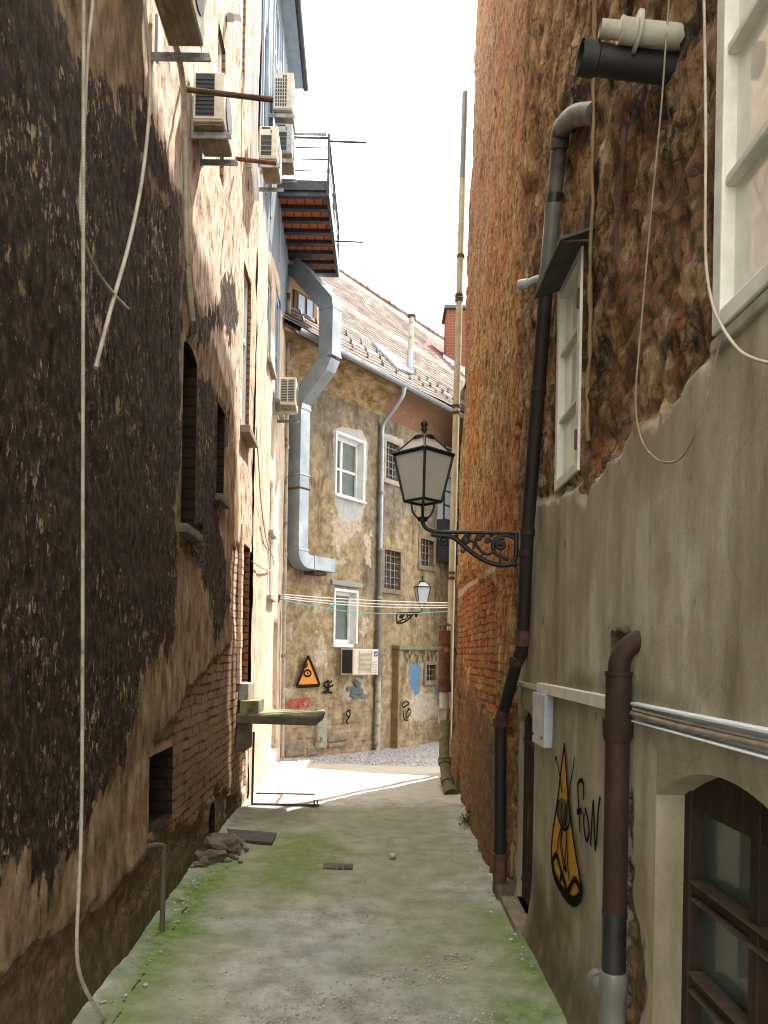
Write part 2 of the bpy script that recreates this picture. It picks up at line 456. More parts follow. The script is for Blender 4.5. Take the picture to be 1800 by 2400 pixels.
def mat_left():
    n = NT('left_stucco'); uv = n.coord('UV'); st = n.coord('UV', (1, .42, 1))
    big = n.noise(uv, 1.3, 6, .6); med = n.noise(st, 9, 6, .65); fine = n.noise(uv, 70, 5, .7)
    col = n.ramp(med, [(.32, (.060, .036, .018)), (.43, (.165, .110, .060)), (.55, (.27, .19, .11)), (.70, (.42, .32, .20))])
    pit = n.thr(n.noise(n.coord('UV', (1, .6, 1)), 48, 4, .7), .57, .66)
    col = n.mix(n.math('MULTIPLY', pit, .62), col, (.055, .034, .018))
    red = n.thr(n.noise(uv, 2.1, 5, .6), .54, .66)
    col = n.mix(n.math('MULTIPLY', red, .38), col, (.27, .115, .055))
    grime = n.thr(n.noise(st, 3.2, 8, .72), .55, .68)
    col = n.mix(n.math('MULTIPLY', grime, .75), col, (.055, .035, .02))
    # sunlight painted in as paler render and brick on the far stretch
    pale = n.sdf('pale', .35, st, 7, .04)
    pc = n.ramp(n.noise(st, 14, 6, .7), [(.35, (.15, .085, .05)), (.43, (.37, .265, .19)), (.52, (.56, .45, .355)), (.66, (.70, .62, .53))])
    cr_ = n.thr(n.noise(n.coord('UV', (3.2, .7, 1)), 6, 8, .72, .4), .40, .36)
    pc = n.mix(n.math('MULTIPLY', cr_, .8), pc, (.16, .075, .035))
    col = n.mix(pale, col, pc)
    # bricks
    bk = n.sdf('brick', .30, uv, 5, .015)
    wv = n.warp(n.warp(uv, 3, .05), 17, .012)
    b1 = n.mix(n.noise(uv, 16, 5), (.22, .105, .055), (.11, .058, .034))
    b2 = n.mix(n.noise(uv, 11, 5), (.30, .17, .095), (.19, .125, .075))
    bc, bf = n.brick(wv, .225, .072, .010, b1, b2, (.022, .014, .009))
    bc = n.mix(n.math('MULTIPLY', n.thr(n.noise(uv, 5, 9, .78), .42, .56), .85), bc, n.ramp(fine, [(.35, (.13, .085, .05)), (.65, (.27, .19, .12))]))
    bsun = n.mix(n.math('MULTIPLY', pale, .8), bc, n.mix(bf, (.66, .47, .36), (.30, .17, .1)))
    col = n.mix(bk, col, bsun)
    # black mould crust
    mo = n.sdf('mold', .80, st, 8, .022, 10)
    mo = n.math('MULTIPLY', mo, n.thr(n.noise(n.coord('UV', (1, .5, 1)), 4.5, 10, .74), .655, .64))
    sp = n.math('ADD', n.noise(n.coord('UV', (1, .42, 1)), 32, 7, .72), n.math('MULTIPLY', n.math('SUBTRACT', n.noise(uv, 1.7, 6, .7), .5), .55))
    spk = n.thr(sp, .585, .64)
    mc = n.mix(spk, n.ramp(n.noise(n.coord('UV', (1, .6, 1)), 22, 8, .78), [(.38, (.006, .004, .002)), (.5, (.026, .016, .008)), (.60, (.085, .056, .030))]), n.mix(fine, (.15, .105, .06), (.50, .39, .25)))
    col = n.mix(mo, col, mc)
    # rough footing and moss
    ba = n.sdf('base', .18, uv, 6, .01)
    bcx = n.ramp(n.noise(uv, 12, 7, .7), [(.3, (.035, .022, .012)), (.5, (.13, .082, .045)), (.7, (.25, .17, .095))])
    col = n.mix(ba, col, bcx)
    ms = n.math('MULTIPLY', n.sdf('moss', .5, uv, 5, .12), n.thr(n.noise(uv, 11, 6), .38, .62))
    col = n.mix(n.math('MULTIPLY', ms, .75), col, (.055, .066, .022))
    lip = n.math('SUBTRACT', 1, n.math('MAXIMUM', ba, n.math('MULTIPLY', bk, .9)))
    h = n.math('ADD', n.math('MULTIPLY', fine, .35), n.math('MULTIPLY', n.noise(st, 26, 6, .7), .9))
    nb = n.bump(h, .85, .020)
    nb = n.bump(lip, .8, .03, nb)
    nb = n.bump(n.math('MULTIPLY', n.math('SUBTRACT', 1, bf), bk), .9, .014, nb)
    nb = n.bump(n.math('MULTIPLY', spk, mo), .5, .02, nb)
    MAT['left_stucco'] = n.done(col, .95, nb, 0, .15)
mat_left()

def mat_brick(name, c1, c2, cm, pat=None, bw=.225, rh=.072, mort=.010):
    n = NT(name); uv = n.warp(n.coord('UV'), 3, .03)
    a = n.mix(n.noise(uv, 14, 5), c1, tuple(x * .55 for x in c1)); b = n.mix(n.noise(uv, 9, 5), c2, tuple(x * .6 for x in c2))
    bc, bf = n.brick(uv, bw, rh, mort, a, b, cm)
    if pat: bc = n.mix(n.thr(n.noise(uv, 4, 7, .7), .5, .6), bc, pat)
    nb = n.bump(n.math('SUBTRACT', 1, bf), .8, .012); nb = n.bump(n.noise(uv, 60, 5), .5, .006, nb)
    MAT[name] = n.done(bc, .93, nb, 0, .15)
mat_brick('reveal_brick', (.26, .105, .045), (.32, .17, .085), (.07, .045, .03))
simple('pale_brick', (.60, .46, .35), (.44, .30, .21), .9, 0, scale=14, dirt=(.22, .13, .08), dfac=.6, bump=.5)
simple('ochre_plain', (.235, .155, .072), (.16, .105, .05), .92, 0, scale=6, bump=.5)
mat_brick('shaded_brick', (.026, .016, .010), (.036, .022, .013), (.012, .008, .006))  # reveal brick with the shade of deep openings put into its colour
mat_brick('orange_brick', (.42, .13, .055), (.34, .15, .08), (.20, .15, .11))
mat_brick('chimney_brick', (.22, .05, .03), (.18, .06, .035), (.14, .10, .07))
mat_brick('soffit_brick', (.50, .16, .06), (.42, .15, .06), (.12, .06, .035), bw=.12, rh=.30)

def mat_end():
    n = NT('end_plaster'); uv = n.coord('UV'); st = n.coord('UV', (1, .35, 1))
    col = n.ramp(n.noise(st, 7, 7, .7), [(.3, (.33, .22, .15)), (.5, (.56, .46, .36)), (.75, (.68, .60, .50))])
    col = n.mix(n.math('MULTIPLY', n.thr(n.noise(st, 3.4, 7, .7), .56, .64), .8), col, (.30, .26, .20))
    col = n.mix(n.thr(n.noise(uv, 4, 8, .75), .67, .70), col, (.34, .12, .05))
    bl = n.sdf('blue', .12, uv, 4, .01)
    bc = n.ramp(n.noise(st, 4, 6), [(.3, (.13, .165, .205)), (.7, (.20, .235, .265))])
    col = n.mix(bl, col, bc)
    nb = n.bump(n.noise(uv, 40, 6, .7), n.ramp(bl, [(0, .7), (1, .08)]), .012)
    MAT['end_plaster'] = n.done(col, .9, nb, 0, .2)
mat_end()

def mat_right():
    n = NT('right_plaster'); uv = n.coord('UV'); st = n.coord('UV', (1, .22, 1)); st2 = n.coord('UV', (1, .5, 1))
    # exposed rubble and old render above
    r1 = n.noise(n.warp(st2, 5, .10), 9, 9, .78)
    rough = n.ramp(r1, [(.33, (.022, .014, .008)), (.41, (.15, .085, .038)), (.48, (.34, .20, .09)), (.56, (.50, .34, .18)), (.68, (.66, .54, .36))])
    rough = n.mix(n.math('MULTIPLY', n.thr(n.noise(st2, 5, 8, .72), .54, .62), .7), rough, (.38, .12, .04))
    rough = n.mix(n.math('MULTIPLY', n.thr(n.noise(uv, 3.2, 9, .78), .46, .56), n.thr(n.attr('dark'), -.25, .08)), rough, n.mix(n.noise(uv, 50, 4), (.012, .010, .006), (.06, .048, .030)))
    cell = n.voro(n.warp(uv, 6, .12), 7, 'Distance', 'DISTANCE_TO_EDGE')
    rough = n.mix(n.math('MULTIPLY', n.thr(cell, .05, .0), n.thr(n.noise(uv, 3, 4), .5, .65)), rough, (.045, .028, .015))
    bb1 = n.mix(n.noise(uv, 19, 5), (.40, .13, .05), (.16, .065, .03)); bb2 = n.mix(n.noise(uv, 13, 5), (.46, .24, .12), (.22, .12, .06))
    bbc, bbf = n.brick(n.warp(n.warp(uv, 3, .05), 14, .018), .215, .070, .013, bb1, bb2, (.13, .095, .06))
    bsel = n.math('MULTIPLY', n.thr(n.noise(uv, 1.9, 9, .74), .50, .56), .85)
    rough = n.mix(bsel, rough, n.mix(n.thr(r1, .38, .46), (.05, .032, .018), bbc))
    # later smooth cement render
    s1 = n.noise(st, 4, 6, .6); s2 = n.noise(uv, 1.4, 5)
    sm = n.ramp(s1, [(.34, (.19, .158, .10)), (.47, (.30, .262, .18)), (.56, (.36, .32, .225)), (.68, (.48, .44, .335))])
    sm = n.mix(n.math('MULTIPLY', n.thr(s2, .5, .66), .5), sm, (.27, .185, .105))
    sm = n.mix(n.math('MULTIPLY', n.thr(n.noise(st, 7, 4), .62, .72), .35), sm, (.10, .09, .06))
    drop = n.thr(n.noise(n.coord('UV', (1, .45, 1)), 12, 1, .2), .74, .79)
    sm = n.mix(n.math('MULTIPLY', drop, .6), sm, (.085, .08, .055))
    hl = n.voro(n.warp(uv, 2.5, .35), 1.1, 'Distance', 'DISTANCE_TO_EDGE')
    sm = n.mix(n.math('MULTIPLY', n.thr(hl, .005, .001), .22), sm, (.07, .06, .04))
    sm = n.mix(n.math('MULTIPLY', n.thr(n.noise(n.coord('UV', (1, .5, 1)), 4, 9, .72), .50, .64), .38), sm, (.17, .135, .08))
    sm = n.mix(n.math('MULTIPLY', n.thr(n.noise(uv, 70, 4, .75), .57, .65), .42), sm, (.12, .10, .07))
    sg = n.sdf('smooth', .22, uv, 8, .012, 9)
    col = n.mix(sg, rough, sm)
    sk = n.math('MULTIPLY', n.sdf('skirt', .35, uv, 3, .16), .9)
    col = n.mix(sk, col, n.ramp(n.noise(uv, 8, 7), [(.3, (.035, .038, .012)), (.55, (.10, .075, .035)), (.75, (.17, .13, .08))]))
    gr = n.math('MULTIPLY', n.sdf('green', .16, uv, 8, .07), .7)
    col = n.mix(gr, col, (.075, .075, .025))
    ch = n.sdf('chip', .12, uv, 10, .01, 7)
    col = n.mix(ch, col, n.ramp(n.noise(uv, 14, 7, .7), [(.3, (.02, .015, .01)), (.5, (.13, .09, .05)), (.7, (.30, .14, .08))]))
    rh = n.math('ADD', n.math('MULTIPLY', r1, 2.2), n.math('MULTIPLY', n.noise(uv, 45, 6, .7), .5))
    inv = n.math('SUBTRACT', 1, sg)
    nb = n.bump(n.math('MULTIPLY', rh, inv), .9, .035)
    nb = n.bump(n.math('MULTIPLY', n.math('MULTIPLY', n.math('SUBTRACT', 1, bbf), bsel), inv), .8, .02, nb)
    nb = n.bump(n.noise(uv, 90, 5, .6), .28, .006, nb)
    nb = n.bump(n.noise(st, 7, 5, .6), .25, .02, nb)
    nb = n.bump(n.math('SUBTRACT', sg, ch), .7, .025, nb)
    MAT['right_plaster'] = n.done(col, n.mix(sg, .95, .82), nb, 0, .2)
mat_right()

def mat_orange():
    n = NT('ochre_render'); uv = n.coord('UV'); st = n.coord('UV', (1, .42, 1))
    a = n.noise(n.warp(st, 9, .04), 20, 9, .80); b = n.noise(n.coord('UV', (1, .4, 1)), 1.6, 5, .6)
    ochre = n.ramp(a, [(.35, (.035, .018, .008)), (.43, (.19, .105, .038)), (.51, (.38, .235, .09)), (.60, (.52, .36, .17)), (.74, (.66, .52, .33))])
    redc = n.ramp(a, [(.35, (.035, .015, .008)), (.43, (.24, .08, .028)), (.52, (.44, .175, .06)), (.64, (.54, .32, .15)), (.78, (.64, .47, .30))])
    col = n.mix(n.thr(b, .42, .62), ochre, redc)
    up = n.thr(n.attr('up'), -.6, .6)
    col = n.mix(n.math('MULTIPLY', up, .55), col, n.ramp(a, [(.3, (.13, .07, .04)), (.55, (.34, .205, .125)), (.8, (.44, .32, .22))]))
    bk = n.sdf('brick', .45, n.coord('UV', (1, .6, 1)), 4, .03, 7)
    b1 = n.mix(n.noise(uv, 15, 5), (.48, .13, .04), (.26, .07, .025)); b2 = n.mix(n.noise(uv, 11, 5), (.52, .24, .09), (.20, .07, .03))
    bc, bf = n.brick(n.warp(uv, 4, .05), .21, .068, .011, b1, b2, (.17, .085, .04))
    col = n.mix(n.math('MULTIPLY', bk, n.thr(n.noise(st, 6, 9, .75), .42, .50)), col, bc)
    gl_ = n.math('MULTIPLY', n.math('MULTIPLY', bf, n.thr(n.noise(uv, 3, 7, .7), .46, .56)), .55)
    col = n.mix(gl_, col, (.05, .028, .014))
    sc = n.sdf('scar', .05, uv, 9, .008)
    col = n.mix(n.math('MULTIPLY', sc, .7), col, (.55, .45, .33))
    lo = n.math('MULTIPLY', n.sdf('low', .5, uv, 4, .2), .8)
    col = n.mix(lo, col, n.ramp(n.noise(uv, 12, 7, .7), [(.3, (.05, .032, .018)), (.5, (.15, .09, .05)), (.75, (.26, .17, .10))]))
    sl = n.sdf('slot', .02, uv, 9, .004)
    col = n.mix(sl, col, (.025, .014, .01))
    nb = n.bump(n.math('ADD', a, n.math('MULTIPLY', n.noise(uv, 55, 5, .7), .5)), .9, .030)
    nb = n.bump(n.math('MULTIPLY', n.math('SUBTRACT', 1, bf), bk), .8, .015, nb)
    MAT['ochre_render'] = n.done(col, .95, nb, 0, .15)
mat_orange()

def mat_facade():
    n = NT('facade_plaster'); uv = n.coord('UV'); st = n.coord('UV', (1, .5, 1))
    a = n.noise(uv, 6, 9, .75)
    ochre = n.ramp(a, [(.32, (.12, .085, .048)), (.45, (.235, .178, .105)), (.56, (.325, .258, .16)), (.72, (.46, .39, .275))])
    grey = n.ramp(a, [(.32, (.085, .072, .052)), (.46, (.155, .134, .10)), (.58, (.22, .195, .15)), (.75, (.33, .295, .235))])
    gk = n.thr(n.math('ADD', n.attr('grey'), n.math('MULTIPLY', n.math('SUBTRACT', n.noise(st, 2, 6, .6), .5), 1.2)), -.25, .25)
    col = n.mix(gk, ochre, grey)
    col = n.mix(n.math('MULTIPLY', n.thr(n.noise(n.coord('UV', (1, .28, 1)), 4, 8, .7), .5, .64), .62), col, (.075, .052, .03))
    pk = n.sdf('peel', .50, uv, 9, .012, 9)
    pc = n.ramp(n.noise(uv, 12, 8, .75), [(.32, (.20, .15, .10)), (.45, (.36, .30, .23)), (.68, (.50, .44, .36))])
    col = n.mix(pk, col, pc)
    fl = n.thr(n.noise(uv, 7, 8, .7), .66, .68)
    col = n.mix(fl, col, (.45, .38, .29))
    lo = n.sdf('lowbrick', .45, uv, 3, .02, 7)
    bc, bf = n.brick(n.warp(uv, 3, .06), .26, .085, .014, n.mix(n.noise(uv, 12), (.33, .12, .055), (.22, .15, .09)), n.mix(n.noise(uv, 7), (.40, .30, .19), (.24, .17, .10)), (.17, .13, .085))
    bc = n.mix(n.thr(n.noise(uv, 3, 7, .7), .40, .50), bc, n.ramp(n.noise(uv, 6, 6), [(.3, (.17, .115, .06)), (.7, (.40, .32, .22))]))
    col = n.mix(lo, col, bc)
    bl = n.sdf('bluepaint', .25, st, 7, .012, 7)
    col = n.mix(bl, col, (.10, .18, .30))
    ms = n.math('MULTIPLY', n.sdf('moss', .2, st, 8, .05), n.thr(n.noise(st, 14, 6), .4, .6))
    col = n.mix(ms, col, (.05, .055, .02))
    gp = n.sdf('greypatch', .10, uv, 9, .01, 6)
    col = n.mix(gp, col, n.ramp(a, [(.3, (.30, .31, .30)), (.7, (.43, .44, .42))]))
    nb = n.bump(n.noise(uv, 30, 6, .7), .6, .012)
    nb = n.bump(n.math('MAXIMUM', pk, lo), -.5, .015, nb)
    nb = n.bump(n.math('MULTIPLY', n.math('SUBTRACT', 1, bf), lo), .7, .02, nb)
    MAT['facade_plaster'] = n.done(col, .93, nb, 0, .15)
    n = NT('cove_plaster'); uv = n.coord('UV')
    a = n.noise(uv, 3, 7, .68, .3)
    a = n.noise(n.warp(uv, 3, .15), 3.5, 9, .74)
    col = n.ramp(a, [(.32, (.07, .045, .022)), (.44, (.20, .13, .058)), (.56, (.33, .245, .14)), (.72, (.48, .40, .28))])
    brn = n.thr(n.math('ADD', n.attr('brown'), n.math('MULTIPLY', n.math('SUBTRACT', n.noise(uv, 2, 5), .5), 1)), -.1, .1)
    col = n.mix(brn, col, n.ramp(a, [(.3, (.16, .085, .048)), (.6, (.21, .125, .078)), (.8, (.27, .18, .12))]))
    col = n.mix(n.thr(n.noise(uv, 4, 8, .72), .66, .68), col, (.50, .42, .32))
    MAT['cove_plaster'] = n.done(col, .9, n.bump(n.noise(uv, 20, 6), .4, .01), 0, .2)
mat_facade()

def mat_ground():
    n = NT('alley_concrete'); v = n.coord('Object')
    big = n.noise(v, .9, 6, .6); med = n.noise(v, 5, 7, .65); fin = n.noise(v, 60, 5, .7)
    col = n.ramp(med, [(.34, (.19, .19, .155)), (.48, (.285, .285, .245)), (.64, (.39, .39, .35))])
    col = n.mix(n.math('MULTIPLY', n.thr(big, .48, .62), .5), col, (.235, .25, .235))
    col = n.mix(n.thr(n.math('ADD', n.attr('pale'), n.math('MULTIPLY', n.math('SUBTRACT', med, .5), 1.2)), -.4, .4), col, n.mix(med, (.36, .34, .29), (.52, .50, .44)))  # sun patch brightness put into a lighter colour for the far concrete
    grit = n.voro(v, 85, 'Distance'); gsel = n.thr(n.noise(v, 2.2, 5), .42, .58)
    stones = n.math('MULTIPLY', n.thr(grit, .30, .18), gsel)
    col = n.mix(n.math('MULTIPLY', stones, .6), col, n.mix(n.noise(v, 45, 2), (.09, .08, .06), (.42, .40, .35)))
    col = n.mix(n.math('MULTIPLY', n.thr(n.noise(v, 34, 7, .8), .56, .63), .6), col, (.075, .066, .045))
    col = n.mix(n.math('MULTIPLY', n.thr(n.noise(v, 3.4, 9, .75), .57, .64), .28), col, (.13, .12, .08))
    mo = n.thr(n.math('ADD', n.attr('moss'), n.math('MULTIPLY', n.math('SUBTRACT', n.noise(v, 2.6, 8, .66), .5), 1.0)), -.22, .26)
    mcol = n.ramp(n.noise(v, 14, 6, .7), [(.34, (.030, .064, .006)), (.48, (.085, .155, .018)), (.68, (.18, .25, .06))])
    col = n.mix(n.math('MULTIPLY', mo, .93), col, mcol)
    film = n.thr(n.math('ADD', n.attr('film'), n.math('MULTIPLY', n.math('SUBTRACT', n.noise(v, 1.9, 7, .62), .5), 1.2)), -.3, .3)
    col = n.mix(n.math('MULTIPLY', n.math('MULTIPLY', film, .55), n.thr(n.attr('pale'), .2, -.5)), col, n.mix(med, (.125, .145, .052), (.27, .285, .145)))
    gv = n.sdf('gravel', .3, v, 3, .08)
    gcol = n.mix(n.voro(v, 42, 'Color'), (.36, .36, .39), (.74, .74, .78))
    gd = n.mix(n.thr(n.voro(v, 42), .25, .6), gcol, (.24, .235, .24))
    col = n.mix(gv, col, gd)
    crk = n.thr(n.math('ADD', n.attr('crack'), n.math('MULTIPLY', n.math('SUBTRACT', n.noise(v, 14, 6, .7), .5), .05)), .0065, .002)
    col = n.mix(crk, col, (.03, .028, .015))
    h = n.math('ADD', n.math('MULTIPLY', fin, .5), n.math('MULTIPLY', stones, .35))
    nb = n.bump(h, .65, .008); nb = n.bump(med, .4, .03, nb)
    nb = n.bump(n.math('MULTIPLY', n.voro(v, 42), gv), -.8, .02, nb)
    MAT['alley_concrete'] = n.done(col, .92, nb, 0, .2)
mat_ground()

def mat_roof():
    n = NT('roof_tiles'); uv = n.coord('UV')
    wv = n.warp(uv, 6, .02)
    bc, bf = n.brick(wv, .19, .165, .006, (.085, .045, .032), (.14, .095, .075), (.008, .005, .004))
    cellv = n.voro(n.coord('UV', (1 / .19, 1 / .165, 1)), 1, 'Color')
    col = n.mix(.45, bc, n.mix(cellv, (.05, .022, .015), (.20, .145, .115)))
    li = n.thr(n.noise(uv, 1.8, 9, .74), .50, .56)
    col = n.mix(n.math('MULTIPLY', li, .75), col, (.29, .26, .235))
    dk = n.thr(n.noise(n.coord('UV', (1, 1.6, 1)), 3, 9, .74), .50, .58)
    col = n.mix(n.math('MULTIPLY', dk, .7), col, (.07, .035, .024))
    row = n.math('FRACT', n.math('DIVIDE', n.t_y(uv), .165))
    col = n.mix(n.math('MULTIPLY', n.thr(row, .66, .85), .85), col, (.025, .014, .010))
    dkt = n.sdf('darktile', .25, uv, 3, .02)
    col = n.mix(dkt, col, n.mix(n.noise(uv, 9), (.10, .05, .05), (.16, .09, .08)))
    nb = n.bump(n.math('SUBTRACT', 1, bf), .8, .02)
    MAT['roof_tiles'] = n.done(col, .85, nb, 0, .25)
mat_roof()

def mat_spray(name, c):
    n = NT(name); uv = n.coord('UV'); o = n.coord('Object')
    sx = n.t.nodes.new('ShaderNodeSeparateXYZ'); n.t.links.new(uv, sx.inputs[0])
    e = n.math('SUBTRACT', 1, n.math('ABSOLUTE', sx.outputs[1]))
    e = n.math('ADD', e, n.math('MULTIPLY', n.math('SUBTRACT', n.noise(o, 120, 4, .7), .5), .5))
    MAT[name] = n.done(c, 1, None, 0, 0, n.thr(e, .05, .34))
mat_spray('spray_black', (.018, .014, .011)); mat_spray('spray_red', (.42, .06, .06)); mat_spray('spray_smoke', (.13, .15, .15))
def mat_fill(name, c, c2):
    n = NT(name); o = n.coord('Object')
    col = n.mix(n.noise(o, 22, 6, .7), c, c2)
    MAT[name] = n.done(col, .8, n.bump(n.noise(o, 90, 4), .3, .005), 0, .2)
mat_fill('paint_yellow', (.50, .27, .012), (.34, .17, .012)); mat_fill('paint_orange', (.62, .25, .035), (.50, .20, .03)); mat_fill('paint_smoke', (.10, .10, .04), (.05, .04, .02))

# ================================================================ SETTING
def PP(S, pts, k=1.0, o=0): return [S.px(x * k, y * k, o) for x, y in pts]
K = 1.085
def GP(pts): return [tuple(hit(x, y, (0, 0, 0), (0, 0, 1.))[:2]) for x, y in pts]
def linedist(x, y, pts):
    d = np.full(np.shape(x), 9.)
    for a, b in zip(pts[:-1], pts[1:]):
        a = np.array(a); b = np.array(b); e = b - a
        t = np.clip(((x - a[0]) * e[0] + (y - a[1]) * e[1]) / (e @ e + 1e-12), 0, 1)
        d = np.minimum(d, np.hypot(x - a[0] - e[0] * t, y - a[1] - e[1] * t))
    return d
def gz(Y): return -0.13 * float(np.clip((Y - 10.8) / 2.6, 0, 1)) ** 1.0

# ---- ground: one sheet to the horizon, fine inside the alley
gx = axis([(-60, -4, 8), (-4, -1.7, .3), (-1.7, 1.7, .022), (1.7, 4, .3), (4, 60, 8)])
gy = axis([(-60, 1, 6), (1, 2.9, .2), (2.9, 8, .022), (8, 16.5, .05), (16.5, 24, .8), (24, 200, 16)])
moss_p = [GP([(225, 2400), (330, 2190), (490, 2010), (560, 1990), (590, 2040), (470, 2180), (390, 2290), (330, 2400)]),
          GP([(1120, 2130), (1200, 2150), (1290, 2240), (1345, 2340), (1330, 2400), (1270, 2350), (1180, 2300)]),
          GP([(640, 1960), (760, 1950), (800, 2000), (700, 2090), (560, 2080)]),
          GP([(1180, 2330), (1290, 2330), (1330, 2400), (1150, 2400)])]
film_p = [GP([(560, 1900), (1060, 1880), (1150, 2060), (900, 2100), (500, 2160), (480, 2020)]),
          GP([(900, 2080), (1200, 2100), (1340, 2390), (1100, 2360), (900, 2250)]),
          GP([(250, 2400), (420, 2180), (560, 2200), (520, 2400)])]
crack_l = GP([(440, 2120), (400, 2190), (372, 2230), (345, 2262), (335, 2290), (300, 2330), (285, 2370), (262, 2400)])
def g_attr(X, Y):
    mo = np.maximum.reduce([polysdf(X, Y, p) for p in moss_p]) * 1.4
    fi = np.maximum.reduce([polysdf(X, Y, p) for p in film_p]) * 1.2
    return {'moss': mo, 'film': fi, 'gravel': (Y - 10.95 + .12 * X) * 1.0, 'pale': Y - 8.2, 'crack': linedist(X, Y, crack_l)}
def g_disp(X, Y):
    d = -0.13 * np.clip((Y - 10.8) / 2.6, 0, 1)
    fine = (fbm(X * 14, Y * 14, 3, 3) - .5) * .010 + (fbm(X * 2, Y * 2, 3, 5) - .5) * .03
    g = np.clip((Y - 10.8) * 2, 0, 1) * (fbm(X * 22, Y * 22, 2, 9) - .5) * .03
    edge = np.clip((np.abs(X + .25) - .85) / .3, 0, 1) * .012
    k = ((np.abs(X) < 3) & (Y < 18)).astype(float)
    return d + (fine + g + edge) * k
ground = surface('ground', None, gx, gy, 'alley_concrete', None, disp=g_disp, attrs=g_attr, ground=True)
tag(ground, 'alley floor of worn concrete with green moss and gravel at the far end', kind='structure')

def shell(S, parent, s0, s1, z0, z1, o0=-.34, o1=-6, mat='dark_void', name='rear_masonry'):
    m = MB().sbox(S, s0, s1, z0, z1, o1, o0)
    return m.build(name, mat, parent)

def window(parent, S, s0, s1, z0, z1, o, fw=.05, th=.05, mull=(), munt=(), fm='white_paint', gm='glass_dark', bar=.025, leafs=None, name='window', glass_o=None, label=None):
    m = MB()
    m.sbox(S, s0, s0 + fw, z0, z1, o - th, o); m.sbox(S, s1 - fw, s1, z0, z1, o - th, o)
    m.sbox(S, s0 + fw, s1 - fw, z1 - fw, z1, o - th, o); m.sbox(S, s0 + fw, s1 - fw, z0, z0 + fw, o - th, o)
    for x in mull: m.sbox(S, x - bar, x + bar, z0 + fw, z1 - fw, o - th + .004, o - .003)
    for z in munt: m.sbox(S, s0 + fw, s1 - fw, z - bar * .8, z + bar * .8, o - th + .008, o - .008)
    f = m.build(name, fm, parent, bevel=.004)
    g = o - th * .6 if glass_o is None else glass_o
    MB().sbox(S, s0 + fw * .8, s1 - fw * .8, z0 + fw * .8, z1 - fw * .8, g - .006, g).build('pane', gm, f)
    if label: f['label'] = label
    return f

# ---- LEFT: tall rough house
left = thing('rough_plaster_house', (-3, 3, 0), 'tall dark house with blackened peeling stucco facing the patched plaster house', 'house')
LH = dict(tall=dict(s0=4.96, s1=5.38, z0=2.42, z1=3.64, depth=.24, arch=.05, m=2),
          narrow=dict(s0=6.17, s1=6.50, z0=2.86, z1=3.60, depth=.16, m=2),
          niche=dict(s0=4.31, s1=4.86, z0=.56, z1=.99, depth=.30, m=2),
          hole=dict(s0=6.10, s1=6.36, z0=.03, z1=.37, depth=.25, arch=.10, m=2),
          white=dict(s0=7.40, s1=7.90, z0=3.78, z1=5.36, depth=.20, back=False),
          brick=dict(s0=7.62, s1=8.14, z0=1.27, z1=2.68, depth=.30),
          slit=dict(s0=5.92, s1=6.25, z0=5.35, z1=6.46, depth=.12, back=False),
          blue=dict(s0=4.86, s1=5.34, z0=5.74, z1=6.7, depth=.10, back=False),
          top=dict(s0=6.92, s1=7.22, z0=6.95, z1=8.1, depth=.12, back=False))
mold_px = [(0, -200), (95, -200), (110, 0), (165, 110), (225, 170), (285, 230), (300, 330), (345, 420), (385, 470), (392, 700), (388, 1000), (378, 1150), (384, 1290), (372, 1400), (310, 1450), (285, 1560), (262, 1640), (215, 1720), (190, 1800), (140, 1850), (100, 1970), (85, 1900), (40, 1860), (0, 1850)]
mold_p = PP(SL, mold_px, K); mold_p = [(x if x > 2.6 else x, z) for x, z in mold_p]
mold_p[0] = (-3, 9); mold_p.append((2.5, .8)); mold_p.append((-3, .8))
mold2 = [PP(SL, q, K) for q in ([(500, 570), (520, 690), (500, 740), (460, 700), (440, 760), (430, 690), (470, 640)],
         [(400, 930), (440, 800), (500, 880), (470, 1100), (500, 1300), (470, 1400), (440, 1250), (400, 1180)],
         [(270, 250), (310, 190), (360, 330), (390, 480), (400, 640), (470, 700), (400, 760), (392, 520), (340, 400)])]
brick_p = [PP(SL, q, K) for q in ([(330, 1600), (372, 1560), (420, 1470), (470, 1420), (515, 1380), (530, 1340), (530, 1700), (500, 1760), (420, 1830), (330, 1830)],
         [(500, 1180), (512, 1170), (545, 1190), (545, 1500), (500, 1500)],
         [(383, 1170), (440, 1130), (445, 1190), (400, 1210)], [(290, 1860), (340, 1800), (400, 1790), (330, 1920), (250, 2010)])]
base_p = [PP(SL, q, K) for q in ([(-40, 2130), (80, 2040), (150, 2010), (230, 1960), (300, 1850), (340, 1790), (430, 1780), (470, 1700), (520, 1720), (520, 1780), (180, 2260), (-40, 2400)],)]
sunlit_px = [(322, -400), (322, 100), (300, 230), (330, 330), (400, 430), (415, 620), (470, 760), (512, 900), (515, 1150), (508, 1300), (520, 1500), (522, 1850), (640, 1850), (640, -400)]  # zone of painted sunlight, drawn slightly past the shadow edge
sunlit_p = PP(SL, sunlit_px, K)
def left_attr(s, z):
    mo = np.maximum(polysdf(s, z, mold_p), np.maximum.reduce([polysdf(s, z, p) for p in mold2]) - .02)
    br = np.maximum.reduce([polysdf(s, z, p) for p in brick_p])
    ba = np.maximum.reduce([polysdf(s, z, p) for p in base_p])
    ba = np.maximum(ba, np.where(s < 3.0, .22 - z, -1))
    return {'mold': mo, 'brick': br, 'base': ba, 'moss': .20 - z + .15 * (fbm(s * 2, z * 2, 2, 4) - .5), 'pale': polysdf(s, z, sunlit_p)}
